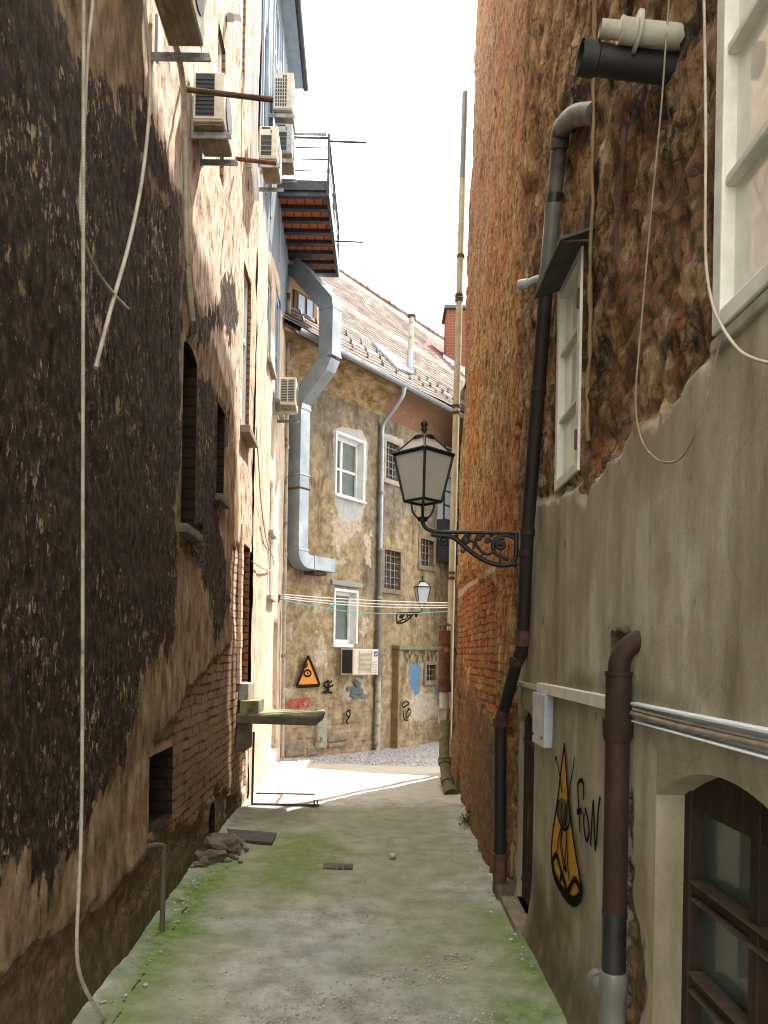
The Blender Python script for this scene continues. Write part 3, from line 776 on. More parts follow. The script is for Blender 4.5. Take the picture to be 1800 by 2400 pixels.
def left_disp(s, z):
    a = left_attr(s, z)
    n1 = fbm(s * 1.2, z * 1.2, 3, 11) - .5; n2 = fbm(s * 16, z * 9, 4, 21) - .5; n3 = fbm(s * 5, z * 4, 3, 31) - .5
    rag = (fbm(s * 9, z * 9, 4, 41) - .5) * .22
    st = lambda v: np.clip((v + rag) / .02, 0, 1)
    d = .05 * n1 + .016 * n3 + .012 * n2
    d = d - .020 * st(a['brick']) - .030 * st(a['base'])
    d = d + st(a['mold']) * (.012 * (fbm(s * 30, z * 12, 3, 51) - .5) + .004)
    return d
ls = axis([(-.6, 1.8, .4), (1.8, 8.25, .020)], [v for h in LH.values() for v in (h['s0'], h['s1'])])
lz = axis([(-.25, 7.2, .020), (7.2, 10.4, .1)], [v for h in LH.values() for v in (h['z0'], h['z1'])])
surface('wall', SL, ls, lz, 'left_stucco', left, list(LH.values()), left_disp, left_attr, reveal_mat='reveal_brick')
shell(SL, left, -.6, 8.25, -.2, 10.42)
MB().sbox(SL, -.6, 8.25, 10.42, 10.6, -6, .06).build('roof', 'old_wood', left)
# dark old windows
h = LH['tall']; w1 = window(left, SL, h['s0'], h['s1'], h['z0'], h['z1'] - .05, -.14, .045, .05, mull=((h['s0'] + h['s1']) / 2,), munt=(2.95, 3.3), fm='old_wood', gm='dark_void', label='tall dark broken window frame')
MB().sbox(SL, h['s0'] - .04, h['s1'] + .05, h['z0'] - .07, h['z0'] - .01, -.12, .055).build('sill', 'dark_stone', w1, .008)
h = LH['narrow']; w2 = window(left, SL, h['s0'], h['s1'], h['z0'], h['z1'], -.08, .035, .05, mull=((h['s0'] + h['s1']) / 2,), munt=(), fm='old_wood', gm='dark_void', label='narrow dark shuttered window')
MB().sbox(SL, h['s0'] - .03, h['s1'] + .04, h['z0'] - .06, h['z0'] - .006, -.07, .05).build('sill', 'dark_stone', w2, .006)
h = LH['white']; w3 = window(left, SL, h['s0'], h['s1'], h['z0'], h['z1'], -.035, .045, .06, mull=(7.64,), munt=(4.72,), fm='clean_white', gm='glass_blue', label='tall white framed window in the sunlit wall')
MB().sbox(SL, 7.36, 7.95, 3.69, 3.765, -.08, .09).build('sill', 'stone', w3, .008)
h = LH['slit']; window(left, SL, h['s0'], h['s1'], h['z0'], h['z1'], -.03, .045, .05, munt=(5.9,), fm='clean_white', gm='glass_blue')
h = LH['blue']; wb = window(left, SL, h['s0'], h['s1'], h['z0'], h['z1'], -.015, .06, .05, munt=(6.2,), fm='blue_paint', gm='glass_blue', label='light blue framed window above the near cooling units')
h = LH['top']; window(left, SL, h['s0'], h['s1'], h['z0'], h['z1'], -.02, .05, .05, munt=(7.5,), fm='clean_white', gm='glass_blue')
# loose light strip of render beside the brick niche, arch bricks
m = MB()
for i in range(22):
    z = 1.27 + i * .0715
    m.sbox(SL, 7.50 + random.uniform(-.006, .006), 7.612 + random.uniform(-.005, .005), z, z + .067, -.02, .012 + random.uniform(0, .006))
m.build('brick_jamb', 'pale_brick', left, .002)['label'] = 'bare brick jamb beside the bricked-up opening'

# ---- LEFT FAR: end house, blue-grey above
endh = thing('end_house', (-3, 10, 0), 'narrow house with pale cracked plaster below and blue-grey paint above, carrying the balcony', 'house')
EH = [dict(s0=9.12, s1=9.66, z0=5.08, z1=6.16, depth=.14, back=False), dict(s0=10.05, s1=10.75, z0=4.9, z1=6.45, depth=.14, back=False),
      dict(s0=9.62, s1=10.02, z0=3.12, z1=3.72, depth=.14, back=False), dict(s0=9.52, s1=10.10, z0=2.3, z1=3.02, depth=.14, back=False),
      dict(s0=8.48, s1=9.1, z0=7.35, z1=8.6, depth=.12, back=False), dict(s0=9.45, s1=10.05, z0=8.5, z1=9.8, depth=.12, back=False),
      dict(s0=10.4, s1=11.1, z0=.2, z1=2.0, depth=.12)]
blue_p = [(8.15, 11), (8.25, 6.75), (8.6, 6.5), (9.0, 6.3), (9.7, 6.55), (10.4, 6.6), (12.2, 5.6), (12.2, 11)]
end_attr = lambda s, z: {'blue': polysdf(s, z, blue_p)}
def end_disp(s, z):
    b = np.clip(polysdf(s, z, blue_p) / .05, 0, 1)
    return (1 - b) * (.05 * (fbm(s * 1.5, z * .7, 3, 61) - .5) + .02 * (fbm(s * 12, z * 5, 4, 71) - .5)) + .02
es = axis([(8.25, 12.1, .03)], [v for h in EH for v in (h['s0'], h['s1'])])
ez = axis([(-.25, 7, .03), (7, 10.3, .1)], [v for h in EH for v in (h['z0'], h['z1'])])
surface('wall', SL, es, ez, 'end_plaster', endh, EH, end_disp, end_attr)
shell(SL, endh, 8.25, 12.1, -.2, 10.15, mat='blue_paint')
for i, h in enumerate(EH[:6]):
    f = window(endh, SL, h['s0'], h['s1'], h['z0'], h['z1'], -.02 if i < 4 else .0, .06, .06, mull=((h['s0'] + h['s1']) / 2,), munt=((h['z0'] + h['z1']) / 2,), fm='blue_paint' if i in (0, 1, 4, 5) else 'clean_white', gm='glass_sky')
    MB().sbox(SL, h['s0'] - .04, h['s1'] + .04, h['z0'] - .06, h['z0'] - .005, -.04, .08).build('sill', 'concrete' if i < 4 else 'blue_paint', f, .005)
mb = MB()
mb.hex([SL.pt(8.2, 10.0, -.3), SL.pt(11.5, 10.0, -.3), SL.pt(11.5, 10.02, .20), SL.pt(8.2, 10.02, .20), SL.pt(8.2, 10.14, -.3), SL.pt(11.5, 10.14, -.3), SL.pt(11.5, 10.10, .20), SL.pt(8.2, 10.10, .20)])
ev = mb.build('eave', 'blue_paint', endh, .004)
MB().tube([SL.pt(8.2, 10.06, .235), SL.pt(11.55, 10.06, .235)], .045, 10).build('gutter', 'dark_steel', ev)
MB().sbox(SL, 8.2, 11.5, 10.14, 10.9, -6, -.5).build('roof', 'roof_tiles', endh)
for s_ in (8.32, 8.72, 9.2, 10.2):
    MB().sbox(SL, s_, s_ + .05, 6.8, 9.98, .0, .035).build('pilaster', 'blue_paint', endh)

# ---- RIGHT NEAR: patched plaster house
right = thing('patched_plaster_house', (3, 3, 0), 'house with smooth grey render below bare rubble, behind the red-brown drainpipe', 'house')
RH = dict(small=dict(s0=3.51, s1=3.99, z0=2.45, z1=3.48, depth=.07, back=False),
          big=dict(s0=1.10, s1=2.03, z0=2.45, z1=4.2, depth=.06, back=False),
          base=dict(s0=1.50, s1=2.46, z0=.12, z1=1.295, depth=.10, arch=.13, back=False, m=0),
          gate=dict(s0=4.44, s1=4.93, z0=.05, z1=1.27, depth=.22, arch=.09))
smooth_p = PP(SR, [(1221, 1500), (1240, 1400), (1240, 1300), (1243, 1220), (1262, 1165), (1307, 1150), (1352, 1128), (1378, 1160), (1392, 1110), (1440, 1070), (1490, 1000), (1560, 950), (1600, 905), (1640, 845), (1690, 790), (1700, 745), (1800, 660)]) + [(-2, 2.7), (-2, -1), (5.3, -1), (4.98, 0.05), (4.98, 1.3)]
dark_p = [PP(SR, q) for q in ([(1400, -100), (1540, -100), (1520, 180), (1430, 330), (1420, 700), (1380, 1000), (1350, 1000), (1380, 500), (1320, 250)], [(1500, 60), (1640, 0), (1600, 330), (1480, 420)], [(1590, 700), (1660, 560), (1640, 860), (1560, 800)], [(1255, 1000), (1300, 900), (1300, 1150), (1250, 1200)])]
skirt_p = [PP(SR, [(1250, 1990), (1290, 2130), (1345, 2230), (1420, 2330), (1440, 2460), (1340, 2460), (1250, 2220)])]
green_p = [PP(SR, [(1335, 1606), (1430, 1640), (1428, 1600), (1380, 1583), (1345, 1580)]), PP(SR, [(1482, 1640), (1640, 1668), (1560, 1630), (1490, 1600)]), PP(SR, [(1300, 2080), (1345, 2180), (1300, 2180)])]
chip_p = [PP(SR, q) for q in ([(1484, 1880), (1490, 1860), (1488, 2120), (1500, 2160), (1512, 2230), (1520, 2320), (1500, 2420), (1470, 2420), (1478, 2100)], [(1424, 2060), (1432, 2040), (1434, 2160), (1426, 2200), (1420, 2140)], [(1440, 1480), (1490, 1480), (1486, 1640), (1440, 1600)])]
def right_attr(s, z):
    mx = lambda L_: np.maximum.reduce([polysdf(s, z, p) for p in L_])
    return {'smooth': polysdf(s, z, smooth_p), 'dark': mx(dark_p), 'skirt': mx(skirt_p), 'green': mx(green_p), 'chip': mx(chip_p)}
def right_disp(s, z):
    sg = np.clip((polysdf(s, z, smooth_p) + (fbm(s * 8, z * 8, 4, 81) - .5) * .14) / .03, 0, 1)
    r = .08 * (fbm(s * 2.2, z * 1.6, 3, 82) - .5) + .085 * (fbm(s * 13, z * 8, 4, 83, .6) - .5) - .015
    t = .010 * (fbm(s * 1.3, z * 1.3, 2, 84) - .5) + .012
    ch = np.clip((np.maximum.reduce([polysdf(s, z, p) for p in chip_p]) + (fbm(s * 20, z * 20, 3, 85) - .5) * .06) / .01, 0, 1)
    return (1 - sg) * r + sg * t - .025 * ch + .05 * np.clip((.35 - z) / .35, 0, 1) ** 2
rs = axis([(-.6, .9, .3), (.9, 5.25, .016)], [v for h in RH.values() for v in (h['s0'], h['s1'])])
rz = axis([(-.25, 5.2, .016), (5.2, 6.9, .05)], [v for h in RH.values() for v in (h['z0'], h['z1'])])
surface('wall', SR, rs, rz, 'right_plaster', right, list(RH.values()), right_disp, right_attr)
shell(SR, right, -.6, 5.25, -.2, 6.9, mat='dark_void')
MB().sbox(SR, -.6, 5.24, 6.9, 7.0, -5, .05).build('roof', 'old_wood', right)  # roof level lowered out of view so sun bounces onto the near wall
# small cream window
h = RH['small']
f = window(right, SR, h['s0'], h['s1'], h['z0'], h['z1'], .012, .05, .06, mull=(), munt=(2.80, 3.14), fm='white_paint', gm='glass_cream', bar=.013, label='tall narrow cream window under the sloping plate')
for zz in (2.55, 3.2): MB().sbox(SR, 3.52, 3.535, zz, zz + .09, .012, .022).build('hinge', 'old_rust', f)
# big white window
h = RH['big']
f = window(right, SR, h['s0'], h['s1'], h['z0'], h['z1'], .030, .050, .06, mull=(1.56,), munt=(2.83, 3.17, 3.5, 3.85), fm='white_paint', gm='glass_cream', bar=.016, label='large white window with many panes high on the near wall')
MB().sbox(SR, 1.0, 2.05, 2.41, 2.445, -.02, .025).build('sill', 'concrete', f, .006)
# brown basement window
h = RH['base']
f = window(right, SR, h['s0'], h['s1'], h['z0'], h['z1'] + .02, -.09, .045, .07, mull=(2.0,), munt=(.885, .60), fm='brown_wood', gm='glass_green', bar=.024, glass_o=-.135, label='brown wooden cellar window under the low arch')
MB().sbox(SR, 1.56, 2.41, 1.125, 1.28, -.15, -.10).build('top_rail', 'brown_wood', f, .004)
for zz in (.885, .60): MB().sbox(SR, 1.58, 2.385, zz - .034, zz - .026, -.13, -.082).sbox(SR, 1.58, 2.385, zz + .022, zz + .028, -.13, -.078).build('glazing_bead', 'old_wood', f)
# gate
h = RH['gate']; m = MB()
for i in range(11):
    s_ = 4.46 + i * .045; zt = 1.265 - .09 * (2 * (s_ - 4.44) / .49 - 1) ** 2
    m.tube([SR.pt(s_, .06, -.035), SR.pt(s_, zt, -.035)], .0075, 6)
m.sbox(SR, 4.445, 4.925, .16, .185, -.045, -.025); m.sbox(SR, 4.445, 4.925, 1.05, 1.075, -.045, -.025)
m.build('gate', 'red_iron', right)['label'] = 'low barred iron gate under a small arch'
MB().sbox(SR, 4.42, 4.96, -.05, .05, -.2, .10).build('doorstep', 'stone', right, .012)

# ---- RIGHT FAR: ochre house
ochre = thing('ochre_house', (3, 8, 0), 'tall leaning house of flaking ochre and red render beyond the black drainpipe', 'house')
obrick = [PP(SQ, q) for q in ([(1058, 1380), (1110, 1330), (1165, 1390), (1160, 1500), (1175, 1680), (1130, 1660), (1100, 1560), (1060, 1620)], [(1056, 1620), (1090, 1620), (1098, 1840), (1058, 1800)])]
oslot = [PP(SQ, q) for q in ([(1153, 216), (1161, 216), (1160, 276), (1152, 276)], [(1125, 375), (1129, 375), (1127, 421), (1122, 421)], [(1155, 276), (1158, 276), (1155, 325), (1153, 325)])]
oscar = [PP(SQ, [(1068, 1385), (1150, 1325), (1166, 1320), (1158, 1335), (1100, 1372), (1070, 1402)])]
def och_attr(s, z):
    mx = lambda L_: np.maximum.reduce([polysdf(s, z, p) for p in L_])
    return {'brick': mx(obrick), 'slot': mx(oslot), 'scar': mx(oscar), 'up': (z - 5.5) / 3, 'low': .9 - z + .12 * (s - 5)}
def och_disp(s, z):
    br = np.clip((mx_(obrick, s, z) + (fbm(s * 7, z * 7, 4, 91) - .5) * .3) / .03, 0, 1)
    sl = np.clip(mx_(oslot, s, z) / .01 + 1, 0, 1)
    return -.01 + .07 * (fbm(s * 1.5, z * .8, 3, 92) - .5) + .06 * (fbm(s * 14, z * 6, 4, 93, .6) - .5) - .03 * br - .04 * sl + .03 * np.clip((.7 - z) / .7, 0, 1) ** 2 - .6 * (s < 5.2)
def mx_(L_, s, z): return np.maximum.reduce([polysdf(s, z, p) for p in L_])
os_ = axis([(5.12, 5.24, .06), (5.24, 10.2, .022)]); oz = axis([(-.25, 9.9, .028), (9.9, 10.9, .1)])
surface('wall', SQ, os_, oz, 'ochre_render', ochre, (), och_disp, och_attr)
MB().hex([SQ.pt(5.25, -.2, -.1), SQ.pt(10.19, -.2, -.1), (4.5, 10.19, -.2), (4.5, 5.25, -.2), SQ.pt(5.25, 10.85, -.1), SQ.pt(10.19, 10.85, -.1), (4.5, 10.19, 10.85), (4.5, 5.25, 10.85)]).build('rear_masonry', 'ochre_render', ochre)
MB().sbox(SQ, 5.2, 10.2, 10.9, 11.0, -3.6, .04).build('roof', 'old_wood', ochre)

# ---- house across the side lane, shading the gravel (only seen from a step aside)
side = thing('side_lane_house', (4, 17, 0), 'plain ochre house across the side lane behind the ochre house', 'house')
MB().box(1.95, 7.5, 14.3, 22, -.3, 8.0).build('wall', 'facade_plaster', side)
MB().prism([(1.8, 14.1, 8.0), (7.6, 14.1, 8.0), (4.7, 14.1, 9.5)], (0, 8, 0)).build('roof', 'roof_tiles', side)

# ---- FACADE BUILDING at the end
fac = thing('stained_plaster_house', (-.5, 14.5, 0), 'old house closing the lane with stained ochre and grey plaster and a sunlit tiled roof', 'house')
FH = [dict(s0=1.24, s1=1.99, z0=4.19, z1=5.20, depth=.20, back=False), dict(s0=1.27, s1=1.86, z0=1.74, z1=2.62, depth=.18, back=False),
      dict(s0=2.64, s1=3.04, z0=4.73, z1=5.39, depth=.16), dict(s0=2.64, s1=3.15, z0=2.76, z1=3.45, depth=.16),
      dict(s0=3.82, s1=4.30, z0=3.3, z1=3.8, depth=.16)]
peel = [PP(SF, q) for q in ([(733, 1530), (758, 1515), (772, 1540), (764, 1562), (745, 1560)], [(745, 1482), (756, 1485), (762, 1520), (748, 1520)], [(806, 1605), (820, 1585), (845, 1585), (864, 1640), (830, 1655), (805, 1650)],
        [(778, 1200), (800, 1215), (845, 1215), (848, 1240), (800, 1280), (790, 1300), (780, 1270)], [(856, 1250), (872, 1250), (870, 1330), (858, 1320)], [(948, 1640), (965, 1612), (1000, 1625), (1020, 1660), (1010, 1700), (950, 1700)],
        [(785, 1310), (810, 1305), (812, 1318), (785, 1322)], [(850, 1450), (862, 1450), (860, 1480), (845, 1500)], [(678, 1465), (686, 1465), (684, 1500), (680, 1500)], [(670, 1610), (700, 1610), (690, 1630), (668, 1650)], [(735, 1380), (755, 1390), (750, 1440), (738, 1440)],
        [(957, 1040), (990, 1020), (985, 1060), (960, 1060)])]
gpatch = [PP(SF, [(782, 1008), (800, 1000), (850, 1008), (862, 1040), (858, 1170), (850, 1215), (800, 1225), (782, 1170)]), PP(SF, [(896, 1014), (945, 1030), (950, 1140), (920, 1140), (896, 1120)])]
lowb = [PP(SF, [(655, 1700), (690, 1640), (740, 1640), (765, 1640), (775, 1625), (800, 1640), (872, 1650), (876, 1780), (655, 1800)]), PP(SF, [(955, 1690), (1010, 1680), (1035, 1665), (1035, 1712), (990, 1718), (955, 1705)])]
greyp = PP(SF, [(735, 870), (900, 955), (1065, 1050), (1065, 1250), (1000, 1230), (960, 1210), (905, 1260), (880, 1420), (860, 1420), (858, 1250), (862, 1000), (780, 1000), (775, 1130), (745, 1060), (722, 1010)])
bluep = [PP(SF, [(944, 1560), (962, 1552), (975, 1560), (972, 1620), (960, 1628), (948, 1600)]), PP(SF, [(1004, 1612), (1012, 1612), (1010, 1632), (1004, 1628)])]
mossp = [PP(SF, [(925, 1520), (1030, 1524), (1030, 1550), (985, 1556), (930, 1548)])]
def f_attr(s, z):
    return {'peel': mx_(peel, s, z), 'greypatch': mx_(gpatch, s, z), 'lowbrick': np.maximum(mx_(lowb, s, z), -.02 - z), 'grey': polysdf(s, z, greyp), 'bluepaint': mx_(bluep, s, z), 'moss': mx_(mossp, s, z)}
def f_disp(s, z):
    lb = np.clip((mx_(lowb, s, z)) / .1, 0, 1)
    return .05 * (fbm(s * 1.1, z * 1.1, 3, 101) - .5) + .02 * (fbm(s * 8, z * 8, 4, 102) - .5) * (1 + 2 * lb)
fs = axis([(-.5, 5.6, .03)], [v for h in FH for v in (h['s0'], h['s1'])]); fz = axis([(-.4, 5.82, .03)], [v for h in FH for v in (h['z0'], h['z1'])])
surface('wall', SF, fs, fz, 'facade_plaster', fac, FH, f_disp, f_attr)
shell(SF, fac, -.5, 5.6, -.4, 6.1, o0=-.28, o1=-9, mat='facade_plaster')
SB = S_off(SF, .13)
BH = [dict(s0=3.90, s1=4.25, z0=1.08, z1=1.38, depth=.12)]
surface('lower_wall', SB, axis([(2.98, 5.6, .03)], (3.90, 4.25)), axis([(-.4, 1.66, .03)], (1.08, 1.38)), 'facade_plaster', fac, BH, f_disp, f_attr)
MB().sbox(SF, 2.95, 5.6, 1.66, 1.74, -.05, .17).build('ledge', 'mossy_concrete', fac, .015)
MB().sbox(SF, 2.97, 3.0, -.4, 1.66, -.05, .135).build('lower_wall_end', 'ochre_plain', fac)
# cove and eave
SCV = Surf(lambda s, t, o=0: SF.pt(s, 5.80 + (.42 - o) * np.sin(t * np.pi / 2), .40 * (1 - np.cos(t * np.pi / 2)) + o * .3), None, (0, 0, 1))
surface('cove', SCV, axis([(-.5, 5.6, .05)]), axis([(0, 1, .06)]), 'cove_plaster', fac, disp=lambda s, z: .02 * (fbm(s * 3, z * 2, 3, 111) - .5), attrs=lambda s, z: {'brown': (s - 2.6) * .6 + 0 * z})
SRF = Surf(lambda s, t, o=0: SF.pt(s, 6.28 + t * .711 + o * .703, .50 - t * .703 + o * .711), None, (0, 0, 1))
def roof_hit(px, py):
    p0 = np.array(SRF.pt(0, 0)); e1 = np.array(SRF.pt(1, 0)) - p0; e2 = np.array(SRF.pt(0, 1)) - p0
    q = hit(px, py, p0, np.cross(e1, e2)) - p0
    return float(q @ e1), float(q @ e2)
darkt = [[roof_hit(x, y) for x, y in ((1003, 788), (1048, 795), (1064, 830), (1064, 866), (1030, 855), (1012, 825), (992, 815))]]  # patch of darker tiles beside the chimney
roof = surface('roof', SRF, axis([(-1.2, 8.5, .06), (8.5, 15, .3)]), axis([(0, 7.26, .0275)]), 'roof_tiles', fac,
               disp=lambda s, t: .022 * (1 - ((t / .165) % 1)) + .06 * (fbm(s * .8, t * .8, 2, 121) - .5) + .006 * vnoise(s / .19 + np.floor(t / .165) * .5, np.floor(t / .165), 5), attrs=lambda s, t: {'darktile': mx_(darkt, s, t)})
MB().hex([SRF.pt(-1.2, 0, -.06), SRF.pt(15, 0, -.06), SRF.pt(15, 7.2, -.06), SRF.pt(-1.2, 7.2, -.06), SRF.pt(-1.2, 0, -.04), SRF.pt(15, 0, -.04), SRF.pt(15, 7.2, -.04), SRF.pt(-1.2, 7.2, -.04)]).build('roof_boards', 'old_wood', roof)
m = MB(); rp = []
for i in range(60):
    s_ = -1.1 + i * .26
    m.tube([SRF.pt(s_, 7.25, .0 + random.uniform(-.01, .01)), SRF.pt(s_ + .28, 7.25, .02 + random.uniform(-.012, .012))], [.055, .07], 8)
m.build('ridge_tiles', 'ridge_clay', roof)
# gutter
gp = [SF.pt(s_, 6.24, .53) for s_ in (-.3, 5.7)]
m = MB(); A = [Vector(_fp(0, 0, 1)) - Vector(_fp(0, 0, 0)), Vector((0, 0, 1))]
sec = []
for k in range(9):
    a = math.pi + math.pi * k / 8; sec.append(A[0] * math.cos(a) * .062 + A[1] * math.sin(a) * .062)
for k in range(8, -1, -1):
    a = math.pi + math.pi * k / 8; sec.append(A[0] * math.cos(a) * .057 + A[1] * math.sin(a) * .057)
m.sweep([Vector(p) for p in gp], lambda i: sec)
for i in range(14):
    s_ = -.1 + i * .42; m.sbox(SF, s_, s_ + .02, 6.235, 6.25, .46, .60)
m.build('gutter', 'zinc', fac)
MB().sbox(SF, -.5, 5.7, 6.19, 6.258, .385, .44).build('fascia', 'ochre_plain', fac)
# facade windows
h = FH[0]; f = window(fac, SF, h['s0'], h['s1'], h['z0'], h['z1'], -.10, .07, .06, mull=(1.52,), munt=(4.66,), fm='clean_white', gm='glass_green', label='upper white window with fresh grey mortar round it')
m = MB(); o_ = .022
m.sbox(SF, h['s0'] - .02, h['s0'] + .012, h['z0'], h['z1'], -.16, o_); m.sbox(SF, h['s1'] - .012, h['s1'] + .03, h['z0'], h['z1'], -.16, o_)
m.sbox(SF, h['s0'] - .02, h['s1'] + .03, h['z1'] - .01, h['z1'] + .03, -.16, o_); m.build('reveal', 'clean_white', f)
MB().sbox(SF, h['s0'] - .03, h['s1'] + .04, h['z0'] - .035, h['z0'] - .002, -.1, .06).build('sill', 'clean_white', f, .004)
h = FH[1]; f = window(fac, SF, h['s0'], h['s1'], h['z0'], h['z1'], -.10, .07, .06, fm='clean_white', gm='glass_green', label='lower white window above the cooling unit')
m = MB(); m.sbox(SF, h['s1'] - .012, h['s1'] + .03, h['z0'], h['z1'], -.16, o_); m.sbox(SF, h['s0'] - .02, h['s0'] + .012, h['z0'], h['z1'], -.16, o_); m.sbox(SF, h['s0'] - .02, h['s1'] + .03, h['z1'] - .01, h['z1'] + .03, -.16, o_); m.build('reveal', 'clean_white', f)
MB().sbox(SF, h['s0'] - .04, h['s1'] - .12, h['z0'] - .06, h['z0'] - .002, -.1, .05).build('sill', 'clean_white', f, .004)
MB().sbox(SF, 1.16, 1.98, 2.70, 2.78, -.02, .05).build('lintel', 'facade_plaster', f, .01)
def barred(h, nh, nv, o=.0, surr=None, parent=fac, S=SF):
    m = MB()
    m.sbox(S, h['s0'] + .01, h['s0'] + .04, h['z0'], h['z1'], -.12, -.08).sbox(S, h['s1'] - .04, h['s1'] - .01, h['z0'], h['z1'], -.12, -.08).sbox(S, (h['s0'] + h['s1']) / 2 - .02, (h['s0'] + h['s1']) / 2 + .02, h['z0'], h['z1'], -.12, -.085)
    f = m.build('window', 'old_wood', parent)
    MB().sbox(S, h['s0'], h['s1'], h['z0'], h['z1'], -.125, -.11).build('pane', 'glass_dark', f)
    m = MB()
    for i in range(nh):
        z = h['z0'] + (h['z1'] - h['z0']) * (i + .7) / (nh + .4); m.tube([S.pt(h['s0'] - .01, z, -.03 + o), S.pt(h['s1'] + .01, z, -.03 + o)], .009, 6)
    for i in range(nv):
        s_ = h['s0'] + (h['s1'] - h['s0']) * (i + 1) / (nv + 1); m.tube([S.pt(s_, h['z0'] - .01, -.03 + o), S.pt(s_, h['z1'] + .01, -.03 + o)], .009, 6)
    m.build('window_bars', 'steel', f)
    if surr:
        m = MB(); d = .07
        m.sbox(S, h['s0'] - d, h['s0'], h['z0'] - .02, h['z1'] + d, -.05, .03).sbox(S, h['s1'], h['s1'] + d, h['z0'] - .02, h['z1'] + d, -.05, .03).sbox(S, h['s0'], h['s1'], h['z1'], h['z1'] + d, -.05, .031).sbox(S, h['s0'] - d - .01, h['s1'] + d + .01, h['z0'] - .09, h['z0'] - .001, -.05, .04)
        m.build('stone_surround', surr, f, .008)
    return f
barred(FH[2], 5, 2, surr='concrete'); barred(FH[3], 5, 3, surr='stone'); barred(FH[4], 3, 3, surr='stone'); barred(BH[0], 2, 1, surr='stone', S=SB)
# glazed iron bay at the far right
bay = thing('glazed_bay', SF.pt(4.75, 3.4), 'dark iron glazed bay with small square panes beside the tall cream pipe', 'bay window')
m = MB().sbox(SF, 4.42, 5.3, 3.42, 4.25, .0, .16)
m.build('lower_panel', 'dark_steel', bay)
m = MB()
for s_ in (4.42, 4.70, 4.98, 5.27): m.sbox(SF, s_, s_ + .022, 4.25, 5.7, .14, .165)
for i in range(6): m.sbox(SF, 4.42, 5.3, 4.25 + i * .28, 4.268 + i * .28, .142, .163)
m.build('frame', 'lamp_iron', bay)
MB().sbox(SF, 4.43, 5.29, 4.26, 5.7, .0, .148).build('pane', 'glass_sky', bay)
# stones and niche in the low wall
for q in ([(667, 1738), (712, 1745), (712, 1772), (667, 1770)], [(717, 1750), (746, 1752), (746, 1770), (717, 1770)], [(766, 1722), (815, 1720), (815, 1736), (766, 1738)], [(768, 1742), (811, 1740), (810, 1750), (768, 1752)]):
    p = PP(SF, q); s0 = min(a for a, b in p); s1 = max(a for a, b in p); z0 = min(b for a, b in p); z1 = max(b for a, b in p)
    c = SF.pt((s0 + s1) / 2, (z0 + z1) / 2, .0)
    MB().sbox(SF, s0, s1, z0 + .01, z1, -.05, .035).build('stone_block', 'stone', fac, .03)
# dormer
dm = thing('dormer', SF.pt(.3, 6.5, -.2), 'brown walled dormer with boarded window on the tiled roof, behind the metal duct', 'dormer')
MB().sbox(SF, -.5, .85, 6.45, 7.45, -1.6, -.12).build('wall', 'cove_plaster', dm)
f = MB().sbox(SF, .28, .74, 6.62, 7.2, -.13, -.09).build('window', 'old_wood', dm)
MB().sbox(SF, .36, .50, 6.66, 7.16, -.10, -.075).sbox(SF, .56, .69, 6.66, 7.16, -.10, -.075).build('board', 'blue_paint', f)
MB().hex([SF.pt(-.6, 7.40, .1), SF.pt(.98, 7.40, .1), SF.pt(.98, 7.9, -1.7), SF.pt(-.6, 7.9, -1.7), SF.pt(-.6, 7.46, .1), SF.pt(.98, 7.46, .1), SF.pt(.98, 7.96, -1.7), SF.pt(-.6, 7.96, -1.7)]).build('roof', 'galvanised', dm)
# chimney
ch0 = at(1063, 870, 20.2); cx_, cy_ = float(ch0[0]), float(ch0[1])
rs_, rt_ = roof_hit(1056, 850); rc_ = SRF.pt(rs_, rt_); cx_, cy_ = rc_[0] + .06, rc_[1]
chn = thing('brick_chimney', (cx_, cy_, 8.2), 'red brick chimney rising from the right end of the tiled roof', 'chimney')
ctop = 1.6 + (1530 - 722) / 1800 * (cy_ - .2)
mbc = MB().box(cx_ - .20, cx_ + .75, cy_ - .2, cy_ + .7, 7.8, ctop); oc = mbc.build('shaft', 'chimney_brick', chn)
lay = oc.data.uv_layers.new(name='UVMap')
for p in oc.data.polygons:
    for li in p.loop_indices:
        co = oc.data.vertices[oc.data.loops[li].vertex_index].co; lay.data[li].uv = (co.x + co.y, co.z)
MB().box(cx_ - .27, cx_ + .82, cy_ - .27, cy_ + .77, ctop, ctop + .09).build('cap', 'slate_plate', chn, .01)
print('CHIM', cx_, cy_, ctop, rc_)
MB().hex([(cx_ - .28, cy_ - .30, rc_[2] - .25), (cx_ + .8, cy_ - .30, rc_[2] - .9), (cx_ + .8, cy_ - .2, rc_[2] - .9), (cx_ - .28, cy_ - .2, rc_[2] - .25), (cx_ - .28, cy_ - .30, rc_[2] + .1), (cx_ + .8, cy_ - .30, rc_[2] - .55), (cx_ + .8, cy_ - .2, rc_[2] - .5), (cx_ - .28, cy_ - .2, rc_[2] + .15)]).build('flashing', 'zinc', chn)
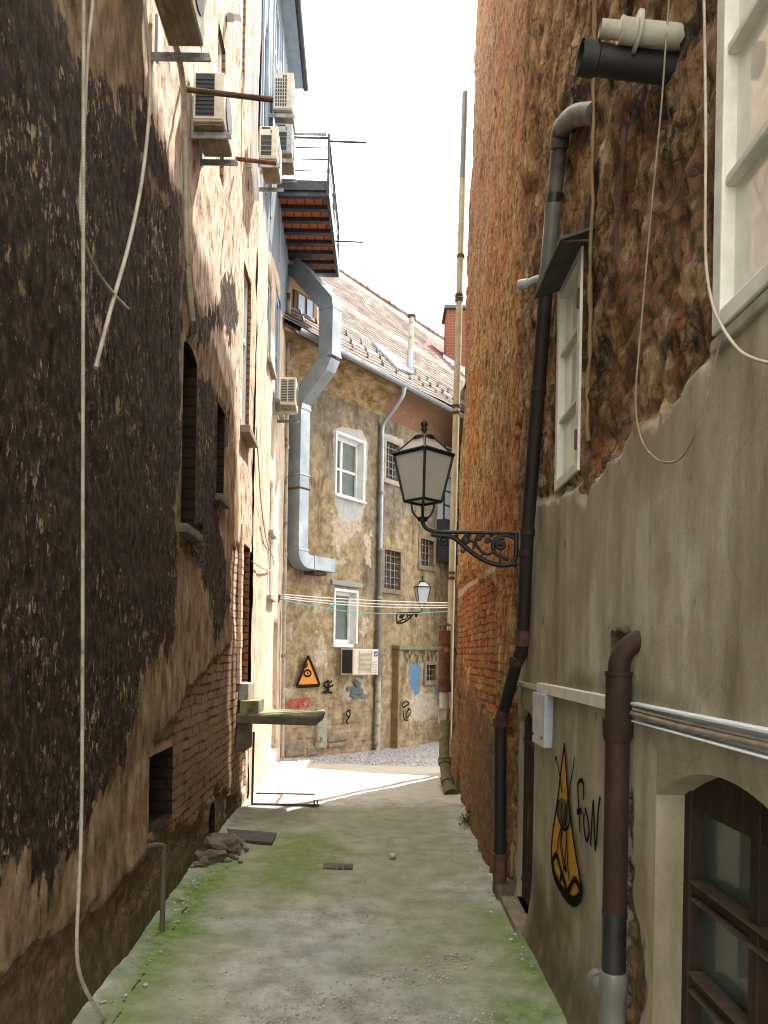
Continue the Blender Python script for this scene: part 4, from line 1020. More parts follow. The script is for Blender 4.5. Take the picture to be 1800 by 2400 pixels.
# roof vent pipe, skylight, snow guards
s_, t_ = roof_hit(960, 868); b_ = Vector(SRF.pt(s_, t_))
vp = thing('roof_vent_pipe', b_, 'slim tall vent pipe standing on the tiled roof', 'vent pipe')
top_z = 1.6 + (1530 - 742) / 1800 * b_.y
MB().cyl(b_ - Vector((0, 0, .2)), (b_.x + .02, b_.y, top_z), .052, 12).build('pipe', 'pvc_cream', vp)
MB().cyl((b_.x + .02, b_.y, top_z), (b_.x + .02, b_.y, top_z + .035), .085, 12).build('cap', 'rust', vp)
MB().cyl(b_ - Vector((0, 0, .1)), b_ + Vector((0, 0, .38)), .062, 12).build('collar', 'zinc', vp)
sk = thing('skylight', SRF.pt(*roof_hit(915, 848)), 'flat zinc-edged roof hatch lying open to the light on the tiled roof', 'skylight')
a_, b2 = roof_hit(868, 806), roof_hit(964, 882); c2_ = roof_hit(926, 868); d_ = roof_hit(908, 828)
def rq(pts, o0, o1): return [SRF.pt(s, t, o0) for s, t in pts] + [SRF.pt(s, t, o1) for s, t in pts]
quad_ = [a_, c2_, b2, d_]
MB().hex(rq(quad_, .0, .07)).build('frame', 'zinc', sk)
cen = (sum(p[0] for p in quad_) / 4, sum(p[1] for p in quad_) / 4)
MB().hex(rq([(p[0] * .86 + cen[0] * .14, p[1] * .86 + cen[1] * .14) for p in quad_], .07, .078)).build('pane', 'glass_sky', sk)
sg = None
for row, t_ in enumerate((.35, .68, 1.01)):
    for k in range(13):
        s_ = .05 + k * .42 + (row % 2) * .21 + random.uniform(-.03, .03)
        if sg is None:
            m = MB(); m.hex([(-.02, 0, 0), (.02, 0, 0), (.02, .02, 0), (-.02, .02, 0), (-.02, -.03, .06), (.02, -.03, .06), (.02, 0, .06), (-.02, 0, .06)])
            me0 = m.build('snow_guard', 'zinc', None, base=(0, 0, 0)); sg = me0; o_ = me0
        else: o_ = sg.copy(); COL.objects.link(o_)
        p = Vector(SRF.pt(s_, t_, .03)); o_.parent = roof; o_.location = p - org(roof) ; o_.rotation_euler = (0, 0, math.radians(-35.6))

# ================================================================ OBJECTS
def V(*a): return Vector(a)
# ---- cooling units on the left walls
G_AC = 'cooling units hung on the left hand walls'
def rail(S, s_, z, o0, o1, mat='steel', w=.022, parent=None, name='bracket_arm'):
    m = MB(); m.sbox(S, s_ - w, s_ + w, z - .006, z + .014, o0, o1); m.sbox(S, s_ - w, s_ - w + .006, z - .03, z - .006, o0, o1)
    return m.build(name, mat, parent, .002)
def cooling_unit(S, s0, s1, z0, z1, o0, o1, rails, zr, o_end, label, face='grid', shell_m='ac_shell', tray=None, lip=None):
    t = thing('cooling_unit', S.pt((s0 + s1) / 2, z0, (o0 + o1) / 2), label, 'air conditioner', G_AC)
    MB().sbox(S, s0, s1, z0, z1, o0, o1).build('casing', shell_m, t, .008)
    W = o1 - o0; Hh = z1 - z0
    ff = MB().sbox(S, s0 - .006, s0, z0 + .012, z1 - .008, o0 + .006, o1 - .006); fo = ff.build('end_panel', shell_m, t, .003)
    g = MB()
    if face == 'coil':
        g.sbox(S, s0 - .010, s0 - .005, z0 + Hh * .10, z1 - Hh * .05, o0 + W * .10, o0 + W * .70)
        for i in range(9):
            z = z0 + Hh * (.14 + .085 * i); g.sbox(S, s0 - .014, s0 - .010, z, z + .004, o0 + W * .10, o0 + W * .70)
    elif face == 'grid':
        for i in range(9):
            for j in range(5):
                if i == 8 and j < 3: continue
                z = z0 + Hh * (.09 + .095 * i); o = o0 + W * (.12 + .12 * j); g.sbox(S, s0 - .011, s0 - .005, z, z + Hh * .065, o, o + W * .08)
    elif face == 'slots':
        for i in range(8):
            z = z0 + Hh * (.08 + .08 * i); g.sbox(S, s0 - .011, s0 - .005, z, z + Hh * (.055 if i % 2 else .07), o0 + W * .10, o0 + W * .68)
        g.sbox(S, s0 - .011, s0 - .005, z0 + Hh * .90, z0 + Hh * .94, o0 + W * .14, o0 + W * .6)
        g.sbox(S, s0 - .011, s0 - .005, z0 + Hh * .76, z0 + Hh * .86, o0 + W * .62, o0 + W * .68)
    elif face == 'louvre':
        for i in range(14):
            z = z0 + Hh * (.12 + .058 * i)
            for a, b in ((.08, .46), (.52, .90)): g.sbox(S, s0 - .011, s0 - .005, z, z + Hh * .030, o0 + W * a, o0 + W * b)
    g.build('grille', 'ac_dark', fo)
    # fan side
    c = Vector(S.pt((s0 + s1) / 2, (z0 + z1) / 2, o1)); nrm = Vector((1, .035, 0)).normalized()
    MB().cyl(c - nrm * .01, c + nrm * .006, Hh * .36, 24).build('fan_grille', 'ac_dark', t)
    m = MB(); m.sbox(S, s0 + .02, s1 - .02, z0 - .012, z0 - .002, o0 + .012, o1 - .012)
    for k in range(3): m.sbox(S, s0 + .05, s1 - .05, z0 - .018, z0 - .012, o0 + W * (.25 + .22 * k), o0 + W * (.25 + .22 * k) + .008)
    m.build('underside', 'ac_under', t)
    for s_ in rails: rail(S, s_, zr, -.02, o_end, parent=t)
    m = MB()
    for s_ in rails: m.sbox(S, s_ - .018, s_ + .018, zr - .26, zr + .02, .0, .02) if False else m.sbox(S, s_ - .018, s_ + .018, zr - .02, zr + .22, .012, .03)
    m.build('wall_rail', 'pvc_light', t)
    if tray: MB().sbox(S, tray[0], tray[1], zr + .015, zr + .022, tray[2], tray[3]).build('tray', 'ac_under', t)
    return t
cooling_unit(SL, 3.74, 4.10, 4.815, 5.25, .09, .28, (3.72, 4.13), 4.78, .31, 'topmost cooling unit, only its brown underside and two rusty rails in view', 'slots')
cooling_unit(SL, 4.94, 5.30, 5.00, 5.315, .035, .235, (5.03, 5.31), 4.965, .27, 'cooling unit with a dark mesh end, below the topmost unit', 'coil')
cooling_unit(SL, 7.58, 8.00, 6.46, 6.78, .10, .28, (7.6, 8.0), 6.40, .30, 'pinkish cooling unit with barred slots, lowest beside the balcony railing', 'slots')
cooling_unit(SL, 8.88, 9.30, 7.86, 8.29, .07, .30, (8.9, 9.28), 7.80, .32, 'cooling unit with a grid of small slots, hung highest under the eave', 'grid')
cooling_unit(SL, 8.88, 9.30, 7.36, 7.70, .10, .30, (8.9, 9.28), 7.28, .32, 'grey cooling unit with barred slots right beside the balcony railing', 'slots', shell_m='pvc_light')
cooling_unit(SL, 9.98, 10.36, 4.80, 5.16, .09, .30, (10.0, 10.36), 4.70, .31, 'cream cooling unit with louvred end, alone below the balcony by the metal duct', 'louvre')
# cooling unit on the far facade
t = thing('cooling_unit', SF.pt(1.75, 1.3, .15), 'white cooling unit with a blue badge under the lower white window', 'air conditioner')
MB().sbox(SF, 1.42, 2.12, 1.22, 1.66, .04, .30).build('casing', 'ac_shell', t, .01)
fr = MB().sbox(SF, 1.44, 2.10, 1.235, 1.645, .30, .306).build('front_panel', 'ac_shell', t, .003)
m = MB()
for i in range(16): m.sbox(SF, 1.56, 1.90, 1.27 + i * .021, 1.278 + i * .021, .306, .310)
m.sbox(SF, 1.56, 1.568, 1.25, 1.62, .306, .312).sbox(SF, 1.895, 1.903, 1.25, 1.62, .306, .312); m.build('fan_grille', 'ac_under', fr)
m = MB()
for i in range(7): m.sbox(SF, 1.93, 2.08, 1.26 + i * .028, 1.266 + i * .028, .306, .309)
m.build('louvre', 'ac_under', fr)
MB().sbox(SF, 1.985, 2.085, 1.535, 1.62, .306, .312).build('badge', 'blue_badge', fr)
MB().sbox(SF, 1.999, 2.03, 1.565, 1.573, .312, .314).sbox(SF, 2.03, 2.07, 1.572, 1.585, .312, .314).build('badge_mark', 'clean_white', fr)
MB().sbox(SF, 1.414, 1.42, 1.25, 1.64, .07, .28).build('side_grille', 'ac_dark', t)
MB().tube([SF.pt(1.95, 1.66, .1), SF.pt(1.97, 1.85, .08), SF.pt(1.9, 2.0, .02)], .012, 6).build('hose', 'cable_white', t)

# rusty bars out of the left wall
b = MB().tube([at(414, 207, 4.74), at(640, 234, 4.74)], .016, 8).build('iron_bar', 'old_rust', None); tag(b, 'long rusty bar sticking out across the dark mesh cooling unit', 'iron bar', 'rusty bars sticking out of the left wall')
b = MB().tube([at(545, 371, 6.72), at(648, 383, 6.72)], .018, 8).build('iron_bar', 'rust', None); tag(b, 'short rusty bar sticking out in front of the pinkish cooling unit', 'iron bar', 'rusty bars sticking out of the left wall')
# flood lamp
t = thing('flood_lamp', at(545, 50, 6.2), 'small flood lamp high on the sunlit wall, above the dark mesh cooling unit', 'flood lamp')
MB().hex([at(532, 52, 6.22), at(548, 53, 6.22), at(548, 53, 6.34), at(532, 52, 6.34), at(533, 28, 6.22), at(548, 30, 6.22), at(548, 30, 6.34), at(533, 28, 6.34)]).build('housing', 'pvc_grey', t, .006)
MB().hex([at(549, 51, 6.21), at(563, 49, 6.21), at(563, 49, 6.33), at(549, 51, 6.33), at(549, 31, 6.21), at(563, 33, 6.21), at(563, 33, 6.33), at(549, 31, 6.33)]).build('lens_cage', 'steel', t, .004)
# ---- hanging conduits and cords at the left
def conduit(pts, r, mat, name, label, cat, S=SL, o=.06, group=None, ribs=True, n=10, zig=.0026):
    P = smooth_path([S.pt(*S.px(x, y, o), o) for x, y in pts], n)
    if ribs:
        Q = [P[0]]
        for a, b_ in zip(P[:-1], P[1:]):
            k = max(1, int(np.linalg.norm(np.array(b_) - np.array(a)) / zig))
            for i in range(1, k + 1): Q.append(np.array(a) + (np.array(b_) - np.array(a)) * i / k)
        P = Q; R = [r * (1.0 if i % 4 < 2 else .86) for i in range(len(P))]
    else: R = r
    ob = MB().tube(P, R, 8).build(name, mat, None); return tag(ob, label, cat, group)
GC = 'loose cables hanging on the blackened left wall'
CR = 1
conduit([(196, -160), (196, 0), (195, 600), (194, 1200), (193, 1700), (190, 1950), (184, 2100), (180, 2200), (184, 2270), (203, 2325), (232, 2370), (262, 2412)], .0080, 'cable_white', 'hanging_conduit', 'ribbed conduit hanging the full height of the blackened wall and curling at the ground', 'conduit', group=GC, o=.10)
conduit([(222, -160), (217, 0), (206, 120), (196, 330), (189, 440), (190, 520), (203, 580), (230, 640), (268, 690), (300, 724)], .0070, 'cable_white', 'dangling_wire', 'thin cord bending away beside the full-height conduit, its end pointing down the lane', 'wire', group=GC, o=.09)
conduit([(330, -160), (338, 0), (348, 110), (352, 200), (345, 320), (328, 450), (300, 580), (262, 715), (224, 862)], .0090, 'cable_white', 'hanging_conduit', 'smooth pale conduit swinging out from the topmost cooling unit and back towards the camera', 'conduit', group=GC, o=.09, ribs=False)
conduit([(340, -160), (372, -5), (398, 60), (420, 140), (430, 215), (434, 330), (436, 480), (440, 620), (452, 752)], .0185, 'cable_white', 'hanging_conduit', 'thick ribbed conduit passing the rusty bar and ending above the tall dark window', 'conduit', group=GC, o=.12)
# thin wires on the sunlit wall
conduit([(600, 1000), (607, 1100), (612, 1180), (625, 1270), (640, 1310), (638, 1335), (620, 1335), (590, 1315)], .006, 'wire', 'wall_wire', 'thin grey wire looping down the sunlit end wall', 'wire', ribs=False, o=.05)
# small electric junction on wall: rainwater pipes of the left side
m = MB().tube([SL.pt(7.30, 10.3, .09), SL.pt(7.32, 6.3, .09), SL.pt(7.52, 6.0, .09)], .030, 12)
tag(m.build('downpipe', 'clean_white', None), 'white downpipe high on the sunlit wall left of the blue-grey storey', 'downpipe', 'rainwater pipes on the left walls')
t = thing('downpipe', SL.pt(11.4, 0, .06), 'pale downpipe running down the far corner of the end house', 'downpipe', 'rainwater pipes on the left walls')
m = MB().tube([SL.pt(11.38, 6.9, .05), SL.pt(11.40, .02, .07)], .028, 10); m.build('pipe', 'pvc_cream', t)
for z in (1.5, 3.0, 4.6, 6.1): MB().cyl(SL.pt(11.4, z, .062), SL.pt(11.4, z + .05, .062), .036, 12).build('clamp', 'steel', t)
# ---- balcony
t = thing('balcony', SL.pt(11, 7.5, .4), 'iron balcony with brick and beam underside hanging over the lane', 'balcony')
BO = -.81
def BX(s_): return BO + 1.27 + .035 * (s_ - 3.31)     # offset giving world X = BO
s0, s1 = 9.92, 12.08
def bx(x0, x1, y0, y1, z0, z1): return MB().box(x0, x1, y0, y1, z0, z1)
xw = -1.60
bx(xw, BO - .03, s0 + .04, s1 - .04, 7.60, 7.66).build('floor', 'concrete', t)
so = bx(xw, BO - .05, s0 + .06, s1 - .06, 7.555, 7.598).build('soffit', 'soffit_brick', t)
lay = so.data.uv_layers.new(name='UVMap')
for p in so.data.polygons:
    for li in p.loop_indices:
        co = so.data.vertices[so.data.loops[li].vertex_index].co; lay.data[li].uv = (co.x, co.y)
for i in range(8):
    y = s0 + .03 + i * (s1 - s0 - .14) / 7
    bx(xw, BO - .045, y, y + .07 + (.06 if i > 4 else 0), 7.50, 7.575).build('beam', 'dark_steel', t)
bx(BO - .045, BO, s0, s1, 7.49, 7.69).build('edge_beam', 'dark_steel', t, .004)
bx(xw, BO - .046, s0, s0 + .035, 7.56, 7.69).build('end_beam', 'dark_steel', t, .003)
def brl(zz, r, y0=s0 + .02, x0=xw): return MB().tube([(x0, y0, zz), (BO - .02, y0, zz)], r, 6)
for zz in (7.82, 7.97, 8.12): brl(zz, .008).build('rail', 'dark_steel', t)
for zz in (7.82, 7.97, 8.12): MB().tube([(BO - .02, s0, zz), (BO - .02, s1, zz)], .008, 6).build('rail', 'dark_steel', t)
MB().tube([(xw, s0 + .02, 8.25), (BO - .02, s0 + .02, 8.25), (BO - .02, s1, 8.25)], .018, 8).build('top_rail', 'dark_steel', t)
bx(xw, BO - .05, s0 + .01, s0 + .03, 8.28, 8.31).build('rail_board', 'steel', t)
for y in (s0 + .02, s1 - .02, (s0 + s1) / 2): bx(BO - .035, BO - .005, y - .012, y + .012, 7.5, 8.30).build('post', 'dark_steel', t)
MB().tube([(BO - .02, s0 + .03, 8.215), (BO + .47, s0 + .03, 8.205)], .014, 6).build('outrigger', 'dark_steel', t)
MB().tube([(BO - .02, s1 - .9, 7.58), (BO + .40, s1 - .9, 7.57)], .012, 6).build('outrigger', 'dark_steel', t)
# ---- galvanised duct
t = thing('metal_duct', SF.pt(.15, 3, .2), 'square galvanised air duct climbing the far wall and swinging out round the gutter', 'duct')
def rect_sweep(path, w, d):
    # path in (n, z) at s; section w along the facade, d across the path
    P = [Vector((n_, z_)) for n_, z_ in path]; vs = []
    secs = []
    for i, p in enumerate(P):
        a = (P[i] - P[i - 1]).normalized() if i > 0 else None; b_ = (P[i + 1] - P[i]).normalized() if i < len(P) - 1 else None
        if a is None: a = b_
        if b_ is None: b_ = a
        tt = (a + b_).normalized(); k = 1 / max(.5, tt.dot(a)); nn = Vector((tt.y, -tt.x)) * (d / 2 * k)
        secs.append([(p.x + nn.x, p.y + nn.y), (p.x - nn.x, p.y - nn.y)])
    return secs
def duct_mesh(path, w, d, sc):
    m = MB(); secs = rect_sweep(path, w, d); vs = []
    for (a, b_) in secs:
        vs += [SF.pt(sc - w / 2, a[1], a[0]), SF.pt(sc + w / 2, a[1], a[0]), SF.pt(sc + w / 2, b_[1], b_[0]), SF.pt(sc - w / 2, b_[1], b_[0])]
    n = len(secs); fs = [(i * 4 + k, i * 4 + (k + 1) % 4, i * 4 + 4 + (k + 1) % 4, i * 4 + 4 + k) for i in range(n - 1) for k in range(4)]
    m.add(vs, fs + [(3, 2, 1, 0), tuple(range(4 * n - 4, 4 * n))]); return m
sc_ = .16
duct_mesh([(.17, 3.12), (.17, 5.25)], .21, .24, sc_).build('duct_riser', 'galvanised', t, .004)
duct_mesh([(.17, 5.25), (.18, 5.38), (.66, 5.80), (.74, 5.94)], .21, .26, sc_).build('duct_offset', 'galvanised', t, .004)
duct_mesh([(.74, 5.94), (.74, 6.62)], .21, .26, sc_).build('duct_riser', 'galvanised', t, .004)
duct_mesh([(.74, 6.62), (.72, 6.72), (.16, 7.33), (-.2, 7.68)], .21, .26, sc_).build('duct_return', 'galvanised', t, .004)
for z, n_ in ((3.13, .17), (4.26, .17), (5.25, .17), (5.93, .74), (6.62, .74)):
    MB().sbox(SF, sc_ - .115, sc_ + .115, z - .012, z + .012, n_ - .138, n_ + .138).build('duct_flange', 'zinc', t, .003)
MB().sbox(SF, sc_ - .12, sc_ + .12, 4.04, 4.065, .0, .30).build('strap', 'rust', t)
# elbow at the foot turning along the wall
m = MB(); vs = []; N_ = 8; R_in = .05; w_ = .21
for i in range(N_ + 1):
    a = math.pi / 2 * i / N_
    for rr, o_ in ((R_in, .05), (R_in, .29), (R_in + w_, .29), (R_in + w_, .05)):
        vs.append(SF.pt(sc_ + w_ / 2 + R_in - rr * math.cos(a), 3.12 - rr * math.sin(a), o_))
m.add(vs, [(i * 4 + k, i * 4 + (k + 1) % 4, i * 4 + 4 + (k + 1) % 4, i * 4 + 4 + k) for i in range(N_) for k in range(4)])
m.build('duct_elbow', 'galvanised', t)
MB().sbox(SF, sc_ + w_ / 2 + R_in, .92, 2.86, 3.07, .05, .29).build('duct_outlet', 'galvanised', t, .004)
MB().sbox(SF, .42, .44, 2.845, 3.085, .04, .30).build('duct_flange', 'zinc', t, .003)
tag(MB().sbox(SF, .50, .80, 2.80, 2.85, -.02, .22).build('wooden_bracket', 'old_wood', None), 'broken dark timber wedge under the outlet of the metal duct', 'bracket')

# ---- facade downpipe
t = thing('downpipe', SF.pt(2.42, 0, .08), 'grey metal downpipe dropping from the gutter down the middle of the far house', 'downpipe')
s_ = 2.44
P = [SF.pt(s_, 6.2, .50), SF.pt(s_, 6.05, .48), SF.pt(s_, 5.75, .20), SF.pt(s_, 5.6, .075), SF.pt(s_, 5.4, .07)]
MB().tube(smooth_path(P, 5), .040, 12).build('swan_neck', 'zinc', t)
MB().cyl(SF.pt(s_, 6.22, .50), SF.pt(s_, 6.10, .49), .075, 12, .042).build('outlet', 'zinc', t)
MB().cyl(SF.pt(s_, 5.42, .07), SF.pt(s_, 3.42, .07), .040, 12).build('pipe', 'zinc', t)
MB().cyl(SF.pt(s_, 3.42, .07), SF.pt(s_, 1.15, .07), .048, 12).build('pipe', 'pvc_grey', t)
MB().cyl(SF.pt(s_, 1.15, .07), SF.pt(s_, -.15, .07), .052, 12).build('pipe', 'pvc_cream', t)
for z in (4.4, 3.40, 2.55, 1.13, .72, .3): MB().cyl(SF.pt(s_, z, .07), SF.pt(s_, z + .04, .07), .058, 12).build('clamp', 'steel', t)
# louvred vent grille
t = thing('louvred_vent', SF.pt(.95, .2, .03), 'narrow pale louvred vent panel low on the far wall by the red scribble', 'vent')
p0 = SF.px(738, 1660); p1 = SF.px(761, 1752)
MB().sbox(SF, p0[0], p1[0], p1[1], p0[1], .0, .05).build('panel', 'concrete', t, .006)
m = MB()
for i in range(17):
    z = p1[1] + .03 + i * (p0[1] - p1[1] - .08) / 16; m.hex([SF.pt(p0[0] + .02, z, .05), SF.pt(p1[0] - .1, z, .05), SF.pt(p1[0] - .1, z, .075), SF.pt(p0[0] + .02, z, .075), SF.pt(p0[0] + .02, z + .028, .05), SF.pt(p1[0] - .1, z + .028, .05), SF.pt(p1[0] - .1, z + .02, .055), SF.pt(p0[0] + .02, z + .02, .055)])
m.build('slats', 'pvc_cream', t)
# ---- street lamps
def scroll(cx, cz, r0, r1, a0, turns, n=22):
    return [(cx + (r0 + (r1 - r0) * i / n) * math.cos(a0 + turns * 2 * math.pi * i / n), cz + (r0 + (r1 - r0) * i / n) * math.sin(a0 + turns * 2 * math.pi * i / n)) for i in range(n + 1)]
def street_lamp(mount, d, k, label, glassm, plate=True):
    """mount: wall point at arm height; d: unit vector out of the wall; k: scale (arm .56)"""
    mount = Vector(mount); d = Vector(d).normalized(); side = Vector((-d.y, d.x, 0))
    t = thing('street_lamp', mount, label, 'street lamp', 'iron wall lanterns')
    def W(a, z, b_=0): return mount + d * (a * k) + Vector((0, 0, z * k)) + side * (b_ * k)
    m = MB()
    arm = [W(0, 0), W(.44, 0), W(.50, .006), W(.535, .022), W(.552, .05), W(.555, .09)]
    m.tube(smooth_path(arm, 5), .0115 * k, 8)
    m.sbox_ = None
    arm_o = m.build('arm', 'lamp_iron', t)
    if plate and k < 0: MB().hex([W(-.02, -.20, -.02), W(.005, -.20, -.02), W(.005, -.20, .02), W(-.02, -.20, .02), W(-.02, .03, -.02), W(.005, .03, -.02), W(.005, .03, .02), W(-.02, .03, .02)]).build('wall_plate', 'lamp_iron', t, .003)
    m = MB()
    def cv(pts, r=.0075): m.tube([W(a, z) for a, z in pts], r * k * 1.35, 6)
    cv(smooth_path([(.50, -.012), (.47, -.02), (.40, -.025), (.36, -.04), (.30, -.09), (.24, -.135), (.17, -.172), (.09, -.19), (.03, -.175), (.01, -.12), (.01, 0)], 6), .011)
    cv(scroll(.43, -.055, .006, .032, 0, 1.35), .008); cv([(.462, -.05), (.455, -.02), (.43, -.012)], .007)
    cv(smooth_path([(.02, -.03), (.07, -.014), (.12, -.03), (.145, -.07), (.13, -.12), (.09, -.14), (.05, -.16)], 6), .009)
    cv(scroll(.095, -.068, .007, .040, .5, 1.25), .009); cv(smooth_path([(.135, -.11), (.18, -.125), (.22, -.10), (.245, -.055), (.235, -.02)], 6), .007)
    cv(scroll(.305, -.04, .006, .026, 2.6, -1.2), .008); cv(scroll(.225, -.032, .004, .017, 1, 1.2), .007); cv(scroll(.175, -.05, .004, .018, 3, 1.1), .007)
    cv(smooth_path([(.36, -.03), (.34, -.055), (.30, -.065), (.27, -.05), (.25, -.07), (.26, -.10)], 5), .006)
    cv(smooth_path([(.30, -.09), (.315, -.115), (.33, -.105)], 5), .006); cv(smooth_path([(.19, -.165), (.21, -.14), (.20, -.125)], 5), .006); cv([(.105, -.185), (.10, -.155), (.085, -.14)], .007)
    for a, z, r in ((.02, -.185, .018), (.03, -.16, .013), (.20, -.02, .013), (.28, -.015, .011), (.155, -.018, .012), (.36, -.022, .012), (.43, -.055, .010), (.10, -.068, .014)):
        m.blob(W(a, z), (r * k, r * k, r * k), 3, 1, .1)
    m.build('scroll_bracket', 'lamp_iron', t)
    cx = .555
    def ring4(z, r, ro=math.radians(45)): return [W(cx, z) + (d * math.cos(ro + math.pi / 2 * i + math.pi / 4 + .02) + side * math.sin(ro + math.pi / 2 * i + math.pi / 4 + .02)) * (r * k) for i in range(4)]
    # holder prongs
    base = ring4(.175, .075); m = MB()
    c0 = W(cx, .072)
    m.cyl(W(cx, .060), W(cx, .082), .026 * k, 12, .034 * k)
    for p in base:
        h_ = (p - W(cx, .175)); m.tube([tuple(q) for q in smooth_path([c0, c0 + h_ * .45 + V(0, 0, .012 * k), c0 + h_ * .80 + V(0, 0, .05 * k), c0 + h_ * .9 + V(0, 0, .10 * k), p + V(0, 0, -.006 * k), p + h_ * .16 + V(0, 0, -.006 * k)], 4)], .0065 * k, 6)
    m.build('holder', 'lamp_iron', t)
    lo, hi, cap = ring4(.175, .108), ring4(.448, .172), ring4(.545, .058)
    m = MB()
    for i in range(4):
        m.tube([lo[i], hi[i]], .0085 * k, 6); m.tube([lo[i], lo[(i + 1) % 4]], .0085 * k, 6)
        m.tube([hi[i], hi[(i + 1) % 4]], .0125 * k, 6); m.tube([hi[i], cap[i]], .0068 * k, 6)
        m.tube([hi[i], hi[i] + (hi[i] - W(cx, .448)) * .05 + V(0, 0, .006 * k)], .009 * k, 6)
    m.build('lantern_frame', 'lamp_iron', t)
    gl = MB(); ins = .985
    def sh(P, z): c = W(cx, z); return [c + (p - c) * ins for p in P]
    A_, B_, C_ = sh(lo, .175), sh(hi, .448), sh(cap, .545)
    for i in range(4):
        j = (i + 1) % 4; gl.add([A_[i], A_[j], B_[j], B_[i]], [(0, 1, 2, 3)]); gl.add([B_[i], B_[j], C_[j], C_[i]], [(0, 1, 2, 3)])
    go = gl.build('lantern_glass', glassm, t); so_ = go.modifiers.new('thickness', 'SOLIDIFY'); so_.thickness = .003
    m = MB(); prof = [(.535, .064), (.545, .066), (.558, .056), (.568, .030), (.576, .014), (.588, .012), (.596, .022), (.603, .011), (.614, .018), (.628, .021), (.642, .013), (.656, .004)]
    m.tube([W(cx, z) for z, r in prof], [r * k for z, r in prof], 16); m.build('cap', 'lamp_iron', t)
    MB().cyl(W(cx, .18), W(cx, .27), .022 * k, 10, .018 * k).build('lamp_bulb', 'clean_white', t)
    return t
YL = 4.46
street_lamp(at(1214, 1249, YL), (-1, .03, 0), 1.0, 'large black wall lantern on a scrolled bracket beside the black drainpipe', 'lamp_glass')
street_lamp(SF.pt(2.98, 2.33, .06), (.81, -.58, 0), 1.0, 'small black wall lantern on the far house, seen beyond the large one', 'lamp_glass_pale')

# ---- black drainpipe with grey upper part
t = thing('drainpipe', at(1172, 2075, 5.10), 'tall drainpipe, grey plastic above and black iron below, carrying the large lantern', 'drainpipe')
Yt, Yl, Yb = 4.16, 4.46, 5.08
def pipe(pts, r, mat, name='pipe', seg=18, par=None): return MB().tube(pts, r, seg).build(name, mat, par or t)
def collar(a, b_, r, mat, name='collar', par=None): return MB().cyl(a, b_, r, 20).build(name, mat, par or t)
e0 = at(1394, 266, 3.42)
el = smooth_path([e0, at(1352, 270, 3.56), at(1327, 288, 3.72), at(1314, 312, 3.81), at(1311, 345, 3.84)], 6)
pipe(el, .047, 'pvc_dirty', 'elbow')
pipe([at(1311, 340, 3.84), at(1298, 470, 3.93)], .038, 'pvc_dirty')
collar(at(1312, 335, 3.83), at(1311, 349, 3.84), .046, 'pvc_dirty'); collar(at(1300, 455, 3.92), at(1297, 482, 3.935), .041, 'pvc_black')
collar(at(1297, 475, 3.93), at(1296, 500, 3.95), .0435, 'pvc_grey')
pipe([at(1296, 490, 3.94), at(1279, 690, 4.09)], .040, 'pvc_grey'); collar(at(1283, 632, 4.05), at(1281, 652, 4.065), .043, 'pvc_grey')
# side branch
br = [at(1280, 652, 4.07), at(1258, 655, 4.12), at(1238, 664, 4.16), at(1224, 668, 4.18)]
b_o = pipe(smooth_path(br, 4), .020, 'pvc_light', 'side_branch'); MB().tube([at(1238, 664, 4.16), at(1216, 668, 4.19)], .026, 14).build('end_cap', 'pvc_light', b_o)
pipe([at(1279, 685, 4.09), at(1236, 1247, Yl), at(1226, 1478, 4.60)], .0385, 'cast_iron')
for (x, y, Y) in ((1262, 905, 4.235), (1237, 1240, 4.46), (1233, 1290, 4.49)): collar(at(x, y, Y), at(x - 1, y + 16, Y), .043, 'cast_iron')
collar(at(1227, 1476, 4.60), at(1225, 1512, 4.62), .049, 'old_rust'); pipe([at(1226, 1500, 4.61), at(1222, 1530, 4.64), at(1214, 1545, 4.68)], .041, 'cast_iron', 'bend')
pipe([at(1213, 1540, 4.66), at(1180, 1668, 5.02)], .0385, 'cast_iron'); collar(at(1214, 1536, 4.66), at(1209, 1552, 4.70), .046, 'old_rust')
pipe(smooth_path([at(1181, 1662, 5.0), at(1175, 1682, 5.06), at(1173, 1700, 5.08)], 4), .042, 'old_rust', 'bend'); collar(at(1173, 1685, 5.08), at(1173, 1702, 5.08), .050, 'old_rust')
pipe([at(1173, 1698, 5.08), at(1172, 2020, 5.10)], .0395, 'cast_iron'); collar(at(1172, 2000, 5.10), at(1172, 2012, 5.10), .050, 'old_rust'); collar(at(1172, 2012, 5.10), at(1171, 2085, 5.10), .046, 'old_rust')
MB().sbox(SR, 4.98, 5.22, -.02, .10, -.05, .12).build('pipe_foot', 'dark_stone', t, .03)
# iron spike in wall left of the pipe
b = MB().tube([at(1204, 1034, 5.6), at(1228, 1008, 5.6)], .016, 6).build('wall_spike', 'old_rust', None); tag(b, 'short rusty iron spike in the ochre wall beside the black drainpipe', 'iron spike')
# ---- canopy plate
t = thing('canopy_plate', SR.pt(3.66, 3.46, .07), 'sloping dark slate plate projecting over the narrow cream window', 'canopy')
MB().hex([SR.pt(3.38, 3.485, -.02), SR.pt(3.38, 3.43, .135), SR.pt(3.95, 3.43, .140), SR.pt(3.95, 3.485, -.02), SR.pt(3.38, 3.50, -.02), SR.pt(3.38, 3.445, .137), SR.pt(3.95, 3.445, .142), SR.pt(3.95, 3.50, -.02)]).build('plate', 'slate_plate', t, .002)
MB().tube([SR.pt(3.40, 3.44, .0), SR.pt(3.40, 3.435, .12)], .006, 6).build('support_bar', 'old_rust', t)
